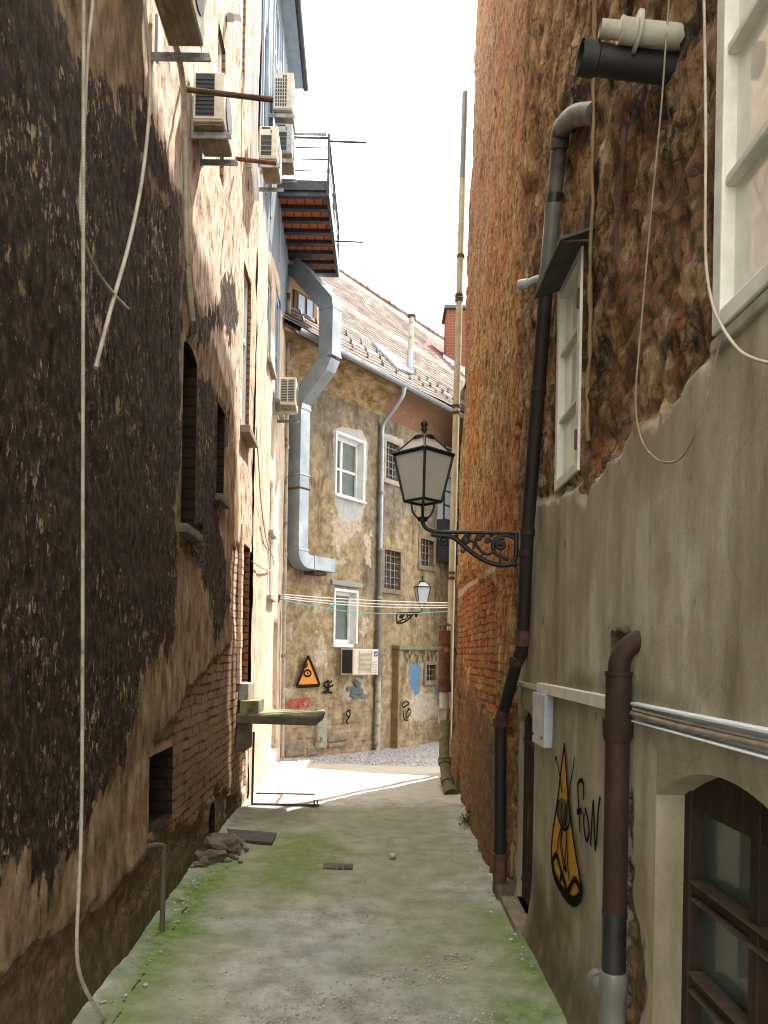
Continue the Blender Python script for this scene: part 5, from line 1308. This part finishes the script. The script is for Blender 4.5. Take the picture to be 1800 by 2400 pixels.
# ---- flue pipes
GF = 'pipes sticking out of the near upper wall'
t = thing('waste_pipe', SR.pt(2.48, 3.5), 'open black plastic pipe sticking out of the wall, below the white flue', 'pipe', GF)
a, b_ = V(*SR.pt(2.49, 3.505, -.05)), V(*SR.pt(2.47, 3.525, .283)); ax = (b_ - a).normalized()
MB().tube([a, b_], .046, 24, False).tube([a, b_], .041, 24, False).build('pipe', 'pvc_black', t)
MB().tube([b_ - ax * .05, b_], .051, 24, False).tube([b_ - ax * .001, b_], .0445, 24, False).tube([b_ - ax * .05, b_ - ax * .055], [.051, .046], 24, False).build('socket', 'pvc_black', t)
MB().cyl(b_ - ax * .12, b_ - ax * .115, .041, 20).build('inner_shadow', 'dark_void', t)
t = thing('flue_pipe', SR.pt(2.42, 3.5), 'dirty white boiler flue with a collar ring above the black plastic pipe', 'flue', GF)
a, b_ = V(*SR.pt(2.415, 3.55, -.05)), V(*SR.pt(2.415, 3.575, .235)); ax = (b_ - a).normalized()
MB().tube([a, a + ax * .185], .034, 24).build('pipe', 'pvc_cream', t)
MB().cyl(a + ax * .165, a + ax * .175, .058, 28).build('wall_ring', 'pvc_cream', t)
MB().cyl(a + ax * .175, a + ax * .215, .036, 24).cyl(a + ax * .215, a + ax * .225, .039, 24).build('collar', 'pvc_cream', t)
MB().tube([a + ax * .22, b_], .026, 24, False).tube([a + ax * .22, b_], .0225, 24, False).build('tip', 'pvc_cream', t)
MB().tube([a + ax * .2, b_ - ax * .012], .014, 12).build('inner_pipe', 'steel', t)
# ---- wires on the near right wall
GW = 'slack wires on the patched plaster wall'
conduit([(1572, -60), (1568, 0), (1560, 110), (1549, 260), (1525, 510), (1503, 760), (1491, 900), (1492, 980), (1508, 1040), (1535, 1073), (1562, 1084), (1597, 1072), (1637, 1000), (1668, 880), (1690, 790)], .0032, 'wire', 'slack_wire', 'thin slack wire making one wide loop over the edge of the smooth render', 'wire', SR, .035, GW, False)
conduit([(1646, -60), (1650, 0), (1654, 300), (1653, 560), (1658, 650), (1672, 720), (1692, 765), (1715, 800), (1745, 830), (1800, 850), (1850, 845)], .0042, 'cable_white', 'slack_wire', 'pale wire dropping beside the big white window and sagging below its corner', 'wire', SR, .045, GW, False)
# ---- cable ducts
t = thing('cable_duct', SR.pt(3.9, 1.42, .03), 'thin then thicker cream cable duct between the drainpipe and the red-brown pipe', 'cable duct', 'plastic cable ducts along the grey wall')
MB().sbox(SR, 4.18, 4.92, 1.408, 1.436, .0, .035).build('thin_section', 'pvc_cream', t, .003)
MB().sbox(SR, 2.80, 4.19, 1.400, 1.452, .0, .045).build('thick_section', 'white_paint', t, .003)
t = thing('cable_duct', SR.pt(2.1, 1.42, .03), 'open white cable channel running from the red-brown pipe above the cellar window', 'cable duct', 'plastic cable ducts along the grey wall')
MB().sbox(SR, .6, 2.62, 1.438, 1.447, .0, .045).sbox(SR, .6, 2.62, 1.382, 1.388, .0, .045).sbox(SR, .6, 2.62, 1.389, 1.438, .0, .018).build('channel', 'clean_white', t, .002)
MB().tube([SR.pt(2.60, 1.41, .04), SR.pt(2.2, 1.405, .035), SR.pt(1.6, 1.41, .035), SR.pt(.6, 1.408, .035)], .009, 8).build('cable', 'wire', t)
MB().tube([SR.pt(2.58, 1.425, .04), SR.pt(2.1, 1.42, .03), SR.pt(.6, 1.424, .03)], .005, 8).build('cable', 'cable_white', t)
# junction box
t = thing('junction_box', SR.pt(4.1, 1.12, .03), 'pale tall junction cover hanging below the thin cable duct', 'junction box')
MB().sbox(SR, 3.93, 4.24, 1.125, 1.40, .0, .055).build('cover', 'pvc_light', t, .006)
m = MB()
for s_, z in ((3.97, 1.165), (4.20, 1.165)): m.sbox(SR, s_, s_ + .016, z, z + .016, .055, .060)
m.build('screw', 'rust', t)
# ---- red-brown pipe
t = thing('soil_pipe', SR.pt(2.62, 0, .07), 'thick red-brown iron pipe elbowing out of the grey wall, with grey plastic at its foot', 'drainpipe')
sx = 2.62
def q(z, o=.078, s=sx): return SR.pt(s, z, o)
pipe(smooth_path([SR.pt(2.625, 1.668, -.03), SR.pt(2.622, 1.650, .025), SR.pt(2.62, 1.615, .062), q(1.575), q(1.50)], 6), .036, 'red_iron', 'elbow', par=t)
pipe([q(1.545), q(1.33)], .0435, 'red_iron', par=t); collar(q(1.535), q(1.55), .047, 'red_iron', par=t); collar(q(1.375), q(1.39), .052, 'red_iron', par=t)
MB().tube([q(1.385), q(1.33), q(1.31)], [.052, .050, .043], 20).build('socket', 'red_iron', t)
pipe([q(1.32), q(.72)], .041, 'red_iron', par=t)
pipe([q(.72), q(.50)], .0405, 'pvc_black', par=t); collar(q(.715), q(.73), .043, 'pvc_black', par=t)
MB().tube([q(.53), q(.525), q(.46), q(.44), q(.33), q(.32), q(-.02)], [.046, .048, .048, .043, .043, .046, .046], 20).build('plastic_coupling', 'pvc_grey', t)
MB().cyl(SR.pt(2.62, .42, .08), SR.pt(2.73, .45, .10), .034, 18).cyl(SR.pt(2.72, .447, .098), SR.pt(2.745, .454, .102), .040, 18).build('inspection_port', 'pvc_grey', t)
MB().cyl(SR.pt(2.74, 1.46, .0), SR.pt(2.74, 1.46, .05), .062, 24).build('wall_disc', 'pvc_black', t)
MB().cyl(SR.pt(2.74, 1.46, .05), SR.pt(2.74, 1.46, .058), .048, 24).build('disc_rim', 'cast_iron', t)

# ---- tall cream pipe and rusty flue at the far corner
t = thing('corner_pipe', at(1055, 1475, 10.25), 'very tall cream pipe rising past the roof at the corner of the ochre house', 'pipe')
pts = [at(1090, 217, 10.25), at(1084, 420, 10.25), at(1078, 640, 10.25), at(1072, 880, 10.25), at(1064, 1150, 10.25), at(1056, 1470, 10.25), at(1050, 1800, 10.25)]
MB().tube(pts[:2], .040, 12).build('pipe', 'pvc_grey', t); MB().tube(pts[1:], .044, 12).build('pipe', 'cream_pipe', t)
for y, x in ((598, 1080), (690, 1076), (700, 1076), (950, 1070), (965, 1069.5), (1340, 1059), (1352, 1059)):
    MB().cyl(at(x, y, 10.25), at(x, y + 7, 10.25), .056, 12).build('clamp', 'old_rust', t)
MB().tube([at(1076, 695, 10.25), at(1096, 700, 10.1)], .010, 6).build('stay', 'steel', t)
t = thing('rusty_flue', at(1043, 1700, 9.6), 'short rusty flue with a conical hood beside the tall cream pipe', 'flue')
Yf = 9.6
MB().tube([at(1042, 1478, Yf), at(1042, 1540, Yf)], .075, 16).build('pipe', 'flaking_rust', t)
MB().tube([at(1042, 1510, Yf), at(1042, 1514, Yf)], .080, 16).build('rust_band', 'old_rust', t)
MB().tube([at(1042, 1540, Yf), at(1041, 1612, Yf)], .072, 16).build('pipe', 'flaking_rust', t)
MB().tube([at(1041, 1590, Yf), at(1041, 1622, Yf)], [.078, .088], 16).build('rusty_skirt', 'old_rust', t)
MB().tube([at(1041, 1620, Yf), at(1041, 1660, Yf)], .060, 14).build('pipe', 'pvc_cream', t)
MB().tube([at(1042, 1455, Yf), at(1042, 1467, Yf)], [.006, .100], 16).build('hood', 'old_rust', t)
m = MB()
for dx in (-10, 10): m.tube([at(1042 + dx, 1466, Yf), at(1042 + dx, 1482, Yf)], .005, 5)
m.tube([at(1042, 1466, Yf), at(1042, 1482, Yf)], .005, 5); m.build('hood_stay', 'old_rust', t)
MB().hex([at(1026, 1698, Yf), at(1046, 1692, Yf), at(1052, 1692, Yf + .2), at(1032, 1698, Yf + .2), at(1027, 1662, Yf), at(1050, 1660, Yf), at(1055, 1660, Yf + .2), at(1034, 1662, Yf + .2)]).build('box', 'pvc_cream', t, .01)
t = thing('mossy_pipe', at(1058, 1865, 8.7), 'mossy clay drain running down to an open end on the ground at the corner', 'drainpipe')
P = smooth_path([at(1044, 1690, 9.4), at(1041, 1740, 9.3), at(1042, 1785, 9.15), at(1048, 1830, 8.95), at(1058, 1862, 8.7)], 6)
MB().tube(P, .062, 14).build('pipe', 'mossy_pipe', t)
m = MB()
for i in (11, 12, 17, 18): m.cyl(P[i], P[i] + (P[i + 1] - P[i]) * .8, .078, 14)
m.build('joint', 'mossy_pipe', t)
ax = Vector(P[-1] - P[-2]).normalized(); e = Vector(P[-1])
MB().tube([e - ax * .06, e + ax * .02], .085, 16, False).tube([e - ax * .06, e + ax * .02], .068, 16, False).build('open_end', 'mossy_pipe', t)
MB().cyl(e - ax * .04, e - ax * .035, .07, 14).build('dark_mouth', 'dark_void', t)

# ---- clotheslines
m = MB(); La = [(652, 1392, 652), (652, 1396, 652), (652, 1400, 652), (652, 1405, 652)]
t = thing('clothesline', at(652, 1398, 10.9), 'four pale washing lines stretched across the lane below the small lantern', 'clothesline')
for k, (y0, y1, sag) in enumerate(((1392, 1413, 2), (1397, 1419, 3), (1401, 1424, 4), (1404, 1432, 9))):
    A0, A1 = V(*at(655, y0, 11.0)), V(*at(1056, y1, 10.25)); P = []
    for i in range(13):
        u = i / 12; P.append(A0.lerp(A1, u) - V(0, 0, sag * .012 * 4 * u * (1 - u)))
    MB().tube(P, .0065, 6).build('line', 'clean_white' if k < 3 else 'cyan_plastic', t)
MB().tube([at(646, 1392, 11.0), at(656, 1396, 10.98), at(652, 1412, 10.98), at(645, 1408, 11.0)], .014, 6).build('wall_hook', 'rust', t)
t = tag(MB().blob(at(777, 1419, 10.75), (.05, .03, .02), 5, 1).tube([at(770, 1414, 10.75), at(784, 1424, 10.75)], .008, 6).tube([at(771, 1425, 10.75), at(785, 1413, 10.75)], .008, 6).build('clothes_peg', 'cyan_plastic', None), 'turquoise knot of pegs on the lowest washing line', 'clothes peg')

# ---- stone ledge with block, post and ground frame
t = thing('concrete_ledge', SL.pt(7.9, .9, .4), 'mossy concrete slab jutting from the left wall at knee height', 'ledge')
def XS(x0, x1, y0, y1, z0, z1): return MB().box(x0, x1, y0, y1, z0, z1)
m = MB(); m.hex([(-1.47, 7.5, .885), (-.655, 7.5, .875), (-.635, 8.2, .875), (-1.47, 8.25, .885), (-1.47, 7.5, .965), (-.63, 7.5, .965), (-.61, 8.22, .965), (-1.47, 8.25, .965)])
m.build('slab', 'dark_stone', t, .012)
MB().hex([(-1.47, 7.51, .962), (-.64, 7.51, .962), (-.62, 8.21, .962), (-1.47, 8.24, .962), (-1.47, 7.515, .978), (-.645, 7.515, .975), (-.625, 8.205, .975), (-1.47, 8.235, .978)]).build('moss_crust', 'mossy_concrete', t, .004)
XS(-1.46, -1.345, 7.56, 7.95, .60, .884).build('corbel', 'dark_stone', t, .02)
tag(XS(-1.405, -1.235, 7.53, 7.95, .974, 1.105).build('stone_block', 'mossy_concrete', None, .008), 'mossy square block standing on the concrete slab', 'block', 'loose blocks by the ledge')
tag(XS(-1.44, -1.34, 7.62, 8.0, 1.102, 1.27).build('stone_block', 'concrete', None, .008), 'pale block in the foot of the brick opening, behind the mossy block', 'block', 'loose blocks by the ledge')
t = thing('steel_frame', (-1.0, 8.2, 0), 'rusty flat steel frame on the ground with one upright rod below the ledge', 'steel frame')
MB().tube([(-1.335, 7.93, .01), (-1.33, 7.93, .76)], .013, 6).build('upright_rod', 'old_rust', t)
XS(-1.345, -.64, 7.915, 7.94, .002, .026).build('front_bar', 'old_rust', t, .003)
XS(-1.40, -.74, 8.55, 8.57, .002, .018).build('back_bar', 'old_rust', t, .003)
XS(-1.11, -1.09, 7.93, 8.57, .002, .014).build('cross_bar', 'rust', t, .002)
XS(-.70, -.685, 7.915, 7.925, .002, .07).box(-.67, -.655, 7.935, 7.945, .002, .07).build('peg', 'old_rust', t)
# iron plate, stones, foot pipe, drain lid, weed
gpt = lambda x, y: tuple(hit(x, y, (0, 0, .012), (0, 0, 1.)))
A_ = [gpt(541, 1968), gpt(638, 1977), gpt(648, 1954), gpt(532, 1944)]
m = MB().hex([(p[0], p[1], -.02) for p in A_] + [(p[0], p[1], .022) for p in A_])
tag(m.build('iron_plate', 'iron_plate', None, .004), 'rectangular rusty iron cover plate lying on the concrete by the left wall', 'plate')
GS = 'broken stones at the foot of the left wall'
for (x, y, r, sd, lab) in ((520, 1985, (.15, .10, .055), 1, 'flat broken stone nearest the iron plate'), (512, 2003, (.15, .11, .075), 2, 'biggest broken stone, in the middle of the pile by the left wall'), (487, 2022, (.12, .09, .05), 3, 'low broken stone closest to the camera in the pile'), (470, 2034, (.06, .05, .03), 4, 'small stone chip beside the low broken stone')):
    p = hit(x, y, (0, 0, 0), (0, 0, 1.)); o_ = MB().blob((p[0], p[1] + .02, r[2] * .8), r, sd, 2, .45, False).build('broken_stone', 'dark_stone', None); tag(o_, lab, 'stone', GS)
p = hit(921, 2013, (0, 0, 0), (0, 0, 1.)); tag(MB().blob((p[0], p[1], .025), (.030, .03, .022), 9, 2, .12).build('round_stone', 'pebble', None), 'single round stone lying in the middle of the lane', 'stone')
t = thing('foot_pipe', SL.pt(4.3, 0, .05), 'short dark pipe elbow rising by the low brick niche', 'pipe')
P = smooth_path([SL.pt(4.22, .50, -.02), SL.pt(4.26, .51, .04), SL.pt(4.32, .49, .075), SL.pt(4.34, .43, .08), SL.pt(4.34, -.03, .08)], 6)
MB().tube(P, .015, 12).build('pipe', 'dark_stone', t); MB().cyl(SL.pt(4.34, .40, .08), SL.pt(4.34, .43, .08), .019, 12).build('collar', 'dark_stone', t)
p = hit(793, 2031, (0, 0, 0), (0, 0, 1.)); m = MB()
m.box(p[0] - .11, p[0] + .11, p[1] - .06, p[1] + .06, -.01, .008)
lid = m.build('drain_cover', 'dark_stone', None, .004); tag(lid, 'small worn drain cover sunk in the concrete of the lane', 'drain cover')
m = MB()
for i in range(3): m.box(p[0] - .045 + i * .045, p[0] - .025 + i * .045, p[1] - .03, p[1] + .03, .008, .011)
m.build('raised_bars', 'iron_plate', lid)
# weed
rnd = random.Random(5); wp = hit(1100, 1935, (0, 0, 0), (0, 0, 1.)); m = MB(); stems = MB()
for i in range(160):
    a = rnd.uniform(0, 6.28); rr = rnd.uniform(.01, .13); c = V(wp[0] + rr * math.cos(a) * .8, wp[1] + rr * math.sin(a), rnd.uniform(.01, .13) * (1.1 - rr * 3))
    u = V(rnd.uniform(-1, 1), rnd.uniform(-1, 1), rnd.uniform(-.2, .9)).normalized() * rnd.uniform(.012, .026); w_ = u.cross(V(rnd.uniform(-1, 1), rnd.uniform(-1, 1), 1)).normalized() * .007
    m.add([c - u, c + w_, c + u, c - w_], [(0, 1, 2, 3)])
for i in range(14):
    a = rnd.uniform(0, 6.28); stems.tube([(wp[0], wp[1], 0), (wp[0] + .07 * math.cos(a), wp[1] + .08 * math.sin(a), rnd.uniform(.05, .12))], .002, 4)
t = thing('weed', (wp[0], wp[1], 0), 'small scruffy weed at the foot of the ochre wall', 'weed'); m.build('leaves', 'leaf', t); stems.build('stem', 'leaf', t)
# loose grit and pebbles
m = MB(); rnd = random.Random(11)
ico = MB().blob((0, 0, 0), (1, 1, 1), 1, 1, .15); iv = [Vector(v) for v in ico.v]
def stone_at(m, x, y, z, r):
    a = rnd.uniform(0, 6.28); sx_, sy_, sz_ = rnd.uniform(.7, 1.3), rnd.uniform(.6, 1.0), rnd.uniform(.35, .6); ca, sa = math.cos(a), math.sin(a)
    m.add([(x + r * (v.x * sx_ * ca - v.y * sy_ * sa), y + r * (v.x * sx_ * sa + v.y * sy_ * ca), z + r * v.z * sz_) for v in iv], ico.f, True)
cl = [hit(x, y, (0, 0, 0), (0, 0, 1.)) for x, y in ((1100, 2392), (920, 2290), (760, 2340), (1010, 2285), (640, 2395), (870, 2380), (1060, 2250), (970, 2400))]
for i in range(1100):
    if rnd.random() < .55: c = rnd.choice(cl); x, y = rnd.gauss(c[0], .10), rnd.gauss(c[1], .07)
    else: x, y = rnd.uniform(-1.0, .8), rnd.uniform(3.2, 6.2) ** 1.0
    r = rnd.choice([.004, .005, .006, .008]) * (1.35 if rnd.random() < .12 else 1)
    stone_at(m, x, y, .004, r)
for i in range(260):   # crumbs against the walls
    y = rnd.uniform(3.2, 10); x = (-1.27 - .035 * (y - 3.31) + abs(rnd.gauss(0, .07)) + .03) if rnd.random() < .6 else (.80 - abs(rnd.gauss(0, .06))); stone_at(m, x, y, .008, rnd.uniform(.005, .016))
tag(m.build('loose_pebbles', 'pebble', None, base=(0, 4, 0)), 'loose pebbles and grit scattered over the alley concrete', 'pebbles', kind='stuff')
m = MB()
for i in range(1300):
    y = rnd.uniform(11.0, 15.0); x = rnd.uniform(-1.5, 1.4)
    stone_at(m, x, y, gz(y) + .008, rnd.uniform(.008, .02))
tag(m.build('loose_gravel', 'pebble', None, base=(0, 12, 0)), 'grey gravel spread before the far house', 'gravel', kind='stuff')

# ================================================================ GRAFFITI (paint on the walls)
def ribbon(mb, pts, w, n=None, S=None, o=.02):
    """flat stroke on a surface from (s,z) points"""
    P = [np.array(p) for p in smooth_path([(a, b_, 0) for a, b_ in pts], 6)]; b0 = len(mb.v); vs = []; L_ = len(P); acc = 0
    for i, p in enumerate(P):
        tt = P[min(i + 1, L_ - 1)] - P[max(i - 1, 0)]; tt = tt / (np.linalg.norm(tt) + 1e-9); nn = np.array([-tt[1], tt[0], 0])
        for k, sg_ in enumerate((-1, 0, 1)):
            q_ = p + nn * sg_ * w * 1.5; vs.append(S.pt(q_[0], q_[1], o)); mb.uv[b0 + i * 3 + k] = (i * .05, sg_)
    mb.add(vs, [(i * 3 + k, i * 3 + k + 1, i * 3 + 3 + k + 1, i * 3 + 3 + k) for i in range(L_ - 1) for k in (0, 1)])
def strokes(S, lst, w, mat, parent, name='graffiti_stroke', o=.02, x0=0, y0=0, sc=1.0, label=None):
    m = MB()
    for i, st_ in enumerate(lst): ribbon(m, [S.px(x0 + x / sc, y0 + y / sc, o) for x, y in st_], w, S=S, o=o + i * .0003)
    ob = m.build(name, mat, parent)
    if label: ob['label'] = label
    return ob
def fill(S, pts, mat, parent, name, o, x0, y0, sc, label=None):
    P = [S.px(x0 + x / sc, y0 + y / sc, o) for x, y in pts]; m = MB(); m.add([S.pt(a, b_, o) for a, b_ in P], [tuple(range(len(P)))])
    ob = m.build(name, mat, parent)
    if label: ob['label'] = label
    return ob
gx0, gy0, gs = 1250, 1700, 4.4247
OG = .0195
outl = [(322, 185), (305, 320), (280, 520), (255, 740), (225, 940), (203, 1080), (190, 1230), (190, 1400), (212, 1530), (262, 1640), (320, 1740), (370, 1800), (420, 1825), (468, 1790), (492, 1710), (485, 1600), (455, 1430), (420, 1220), (390, 1000), (362, 780), (345, 560), (330, 340), (322, 185)]
fl = fill(SR, outl[:-1], 'paint_yellow', right, 'graffiti_fill', OG, gx0, gy0, gs, 'yellow pointed figure sprayed on the grey wall')
fill(SR, [(262, 770), (300, 750), (345, 790), (380, 890), (382, 1000), (345, 1080), (300, 1050), (262, 970), (245, 870)], 'paint_smoke', right, 'graffiti_fill', OG + .001, gx0, gy0, gs)
strokes(SR, [outl], .0085, 'spray_black', right, 'graffiti_outline', OG + .002, gx0, gy0, gs)
strokes(SR, [[(190, 1380), (215, 1540), (290, 1700), (370, 1800), (430, 1825), (485, 1760), (492, 1640)]], .020, 'spray_black', right, 'graffiti_outline', OG + .003, gx0, gy0, gs)
strokes(SR, [[(222, 400), (234, 330), (250, 390), (270, 500), (298, 700)], [(428, 330), (412, 450), (385, 600), (345, 850), (335, 1040)], [(262, 770), (245, 870), (262, 970), (300, 1060), (340, 1080), (378, 1000), (370, 860)],
             [(290, 1060), (262, 1180), (245, 1320)], [(298, 1080), (282, 1230), (305, 1400), (318, 1520)], [(350, 1090), (340, 1250), (322, 1500)], [(350, 1180), (358, 1400), (375, 1620)], [(300, 800), (290, 920), (318, 1040)], [(340, 820), (328, 940), (335, 1050)], [(305, 1100), (300, 1240), (330, 1440)]], .0062, 'spray_black', right, 'graffiti_line', OG + .004, gx0, gy0, gs)
strokes(SR, [[(200, 1400), (232, 1340), (262, 1420), (300, 1560), (330, 1650), (352, 1740)], [(275, 1600), (300, 1560), (325, 1640), (335, 1720)], [(352, 1740), (390, 1660), (425, 1600), (462, 1640), (470, 1700)], [(330, 1450), (345, 1520), (335, 1480)]], .0125, 'spray_black', right, 'graffiti_line', OG + .005, gx0, gy0, gs)
strokes(SR, [[(520, 770), (521, 640), (510, 580), (485, 572), (462, 610), (462, 700), (472, 860), (480, 1000), (483, 1112)], [(452, 890), (476, 885), (500, 878)], [(452, 905), (476, 900), (498, 895)],
             [(535, 850), (558, 930), (575, 1020), (578, 1120), (556, 1195), (535, 1120), (525, 1000), (530, 900)], [(597, 1250), (604, 1100), (614, 920), (625, 790), (632, 960), (638, 1140), (645, 1300)], [(645, 1300), (660, 1180), (672, 960), (682, 840), (698, 740)]], .0085, 'spray_black', right, 'graffiti_letters', OG, gx0, gy0, gs, 'black sprayed letters reading fON')
fx, fy, fs_ = 640, 1350, 3.607
OF = .045
fill(SF, [(295, 685), (250, 810), (198, 932), (292, 928), (390, 922), (345, 800)], 'paint_orange', fac, 'graffiti_fill', OF, fx, fy, fs_, 'orange triangle with one eye')
strokes(SF, [[(296, 675), (270, 745), (240, 830), (197, 932)], [(197, 932), (290, 930), (394, 924)], [(394, 924), (360, 830), (330, 755), (296, 675)]], .022, 'spray_black', fac, 'graffiti_outline', OF + .003, fx, fy, fs_)
strokes(SF, [[(262, 820), (275, 800), (300, 797), (320, 818), (312, 842), (288, 848), (266, 838), (262, 820)], [(263, 768), (275, 770), (288, 755), (290, 738)], [(288, 822), (294, 824), (290, 828)]], .014, 'spray_black', fac, 'graffiti_line', OF + .003, fx, fy, fs_)
strokes(SF, [[(478, 890), (445, 898), (428, 925), (455, 945), (458, 970), (440, 985), (418, 980)], [(500, 888), (478, 905), (468, 945), (475, 985), (502, 985)], [(462, 930), (485, 935), (510, 918)], [(462, 880), (465, 990)]], .014, 'spray_black', fac, 'graffiti_letters', OF, fx, fy, fs_, 'black letters SE')
strokes(SF, [[(97, 1098), (105, 1138), (120, 1130), (130, 1090), (97, 1098)], [(140, 1030), (150, 1070), (165, 1132)], [(135, 1060), (170, 1052), (205, 1045)], [(170, 1052), (175, 1090), (190, 1130)], [(215, 1058), (195, 1075), (188, 1100), (205, 1130), (225, 1120), (230, 1060)], [(243, 1035), (240, 1080), (242, 1118)], [(280, 1040), (245, 1080), (262, 1100), (240, 1045), (300, 1037), (313, 1058), (300, 1090), (275, 1120), (258, 1140)]], .012, 'spray_red', fac, 'graffiti_letters', OF, fx, fy, fs_, 'red scribbled tag')
strokes(SF, [[(655, 1135), (628, 1142), (618, 1170), (640, 1192), (652, 1165), (645, 1140)], [(652, 1165), (640, 1200), (618, 1230), (635, 1250)]], .013, 'spray_black', fac, 'graffiti_line', OF + .01, fx, fy, fs_)
strokes(SB, [[(1120, 1060), (1095, 1080), (1100, 1110), (1130, 1095), (1150, 1075), (1125, 1058)], [(1140, 1120), (1165, 1140), (1150, 1180), (1125, 1200), (1130, 1150), (1160, 1120)], [(1098, 1140), (1110, 1210), (1140, 1220)]], .012, 'spray_black', fac, 'graffiti_line', OF, fx, fy, fs_)

strokes(SF, [[(690, 885), (715, 905), (740, 925)], [(630, 960), (670, 950), (720, 965), (760, 975)], [(660, 1005), (700, 1000), (770, 1015), (800, 1028)], [(700, 890), (735, 960), (760, 1010)], [(670, 975), (710, 985), (740, 1010), (680, 1025)]], .030, 'spray_smoke', fac, 'graffiti_smear', OF - .004, fx, fy, fs_)

# seam ridge and rusty rod on the rubble part of the near right wall
P = [SR.pt(3.385 + random.uniform(-.008, .008), 2.55 + i * .07, .0 + random.uniform(-.006, .006)) for i in range(38)]
MB().tube(P, [random.uniform(.006, .013) for _ in P], 7).build('seam_ridge', 'ochre_plain', right)
P = [SR.pt(*SR.px(x, y, .02), .02) for x, y in ((1464, 300), (1460, 380), (1452, 470), (1444, 560), (1440, 640))]
tag(MB().tube(P, [.011, .010, .008, .007, .004], 7).build('rusty_rod', 'old_rust', None), 'rusty rod set upright in the bare rubble above the smooth render', 'iron rod')
m = MB(); rnd = random.Random(21); c = hit(500, 2008, (0, 0, 0), (0, 0, 1.))
for i in range(90): stone_at(m, rnd.gauss(c[0], .13), rnd.gauss(c[1] + .05, .22), .008, rnd.choice([.008, .012, .018, .026]))
tag(m.build('rubble_crumbs', 'dark_stone', None, base=(c[0], c[1], 0)), 'crumbs of mortar and brick strewn round the broken stones', 'rubble', kind='stuff')
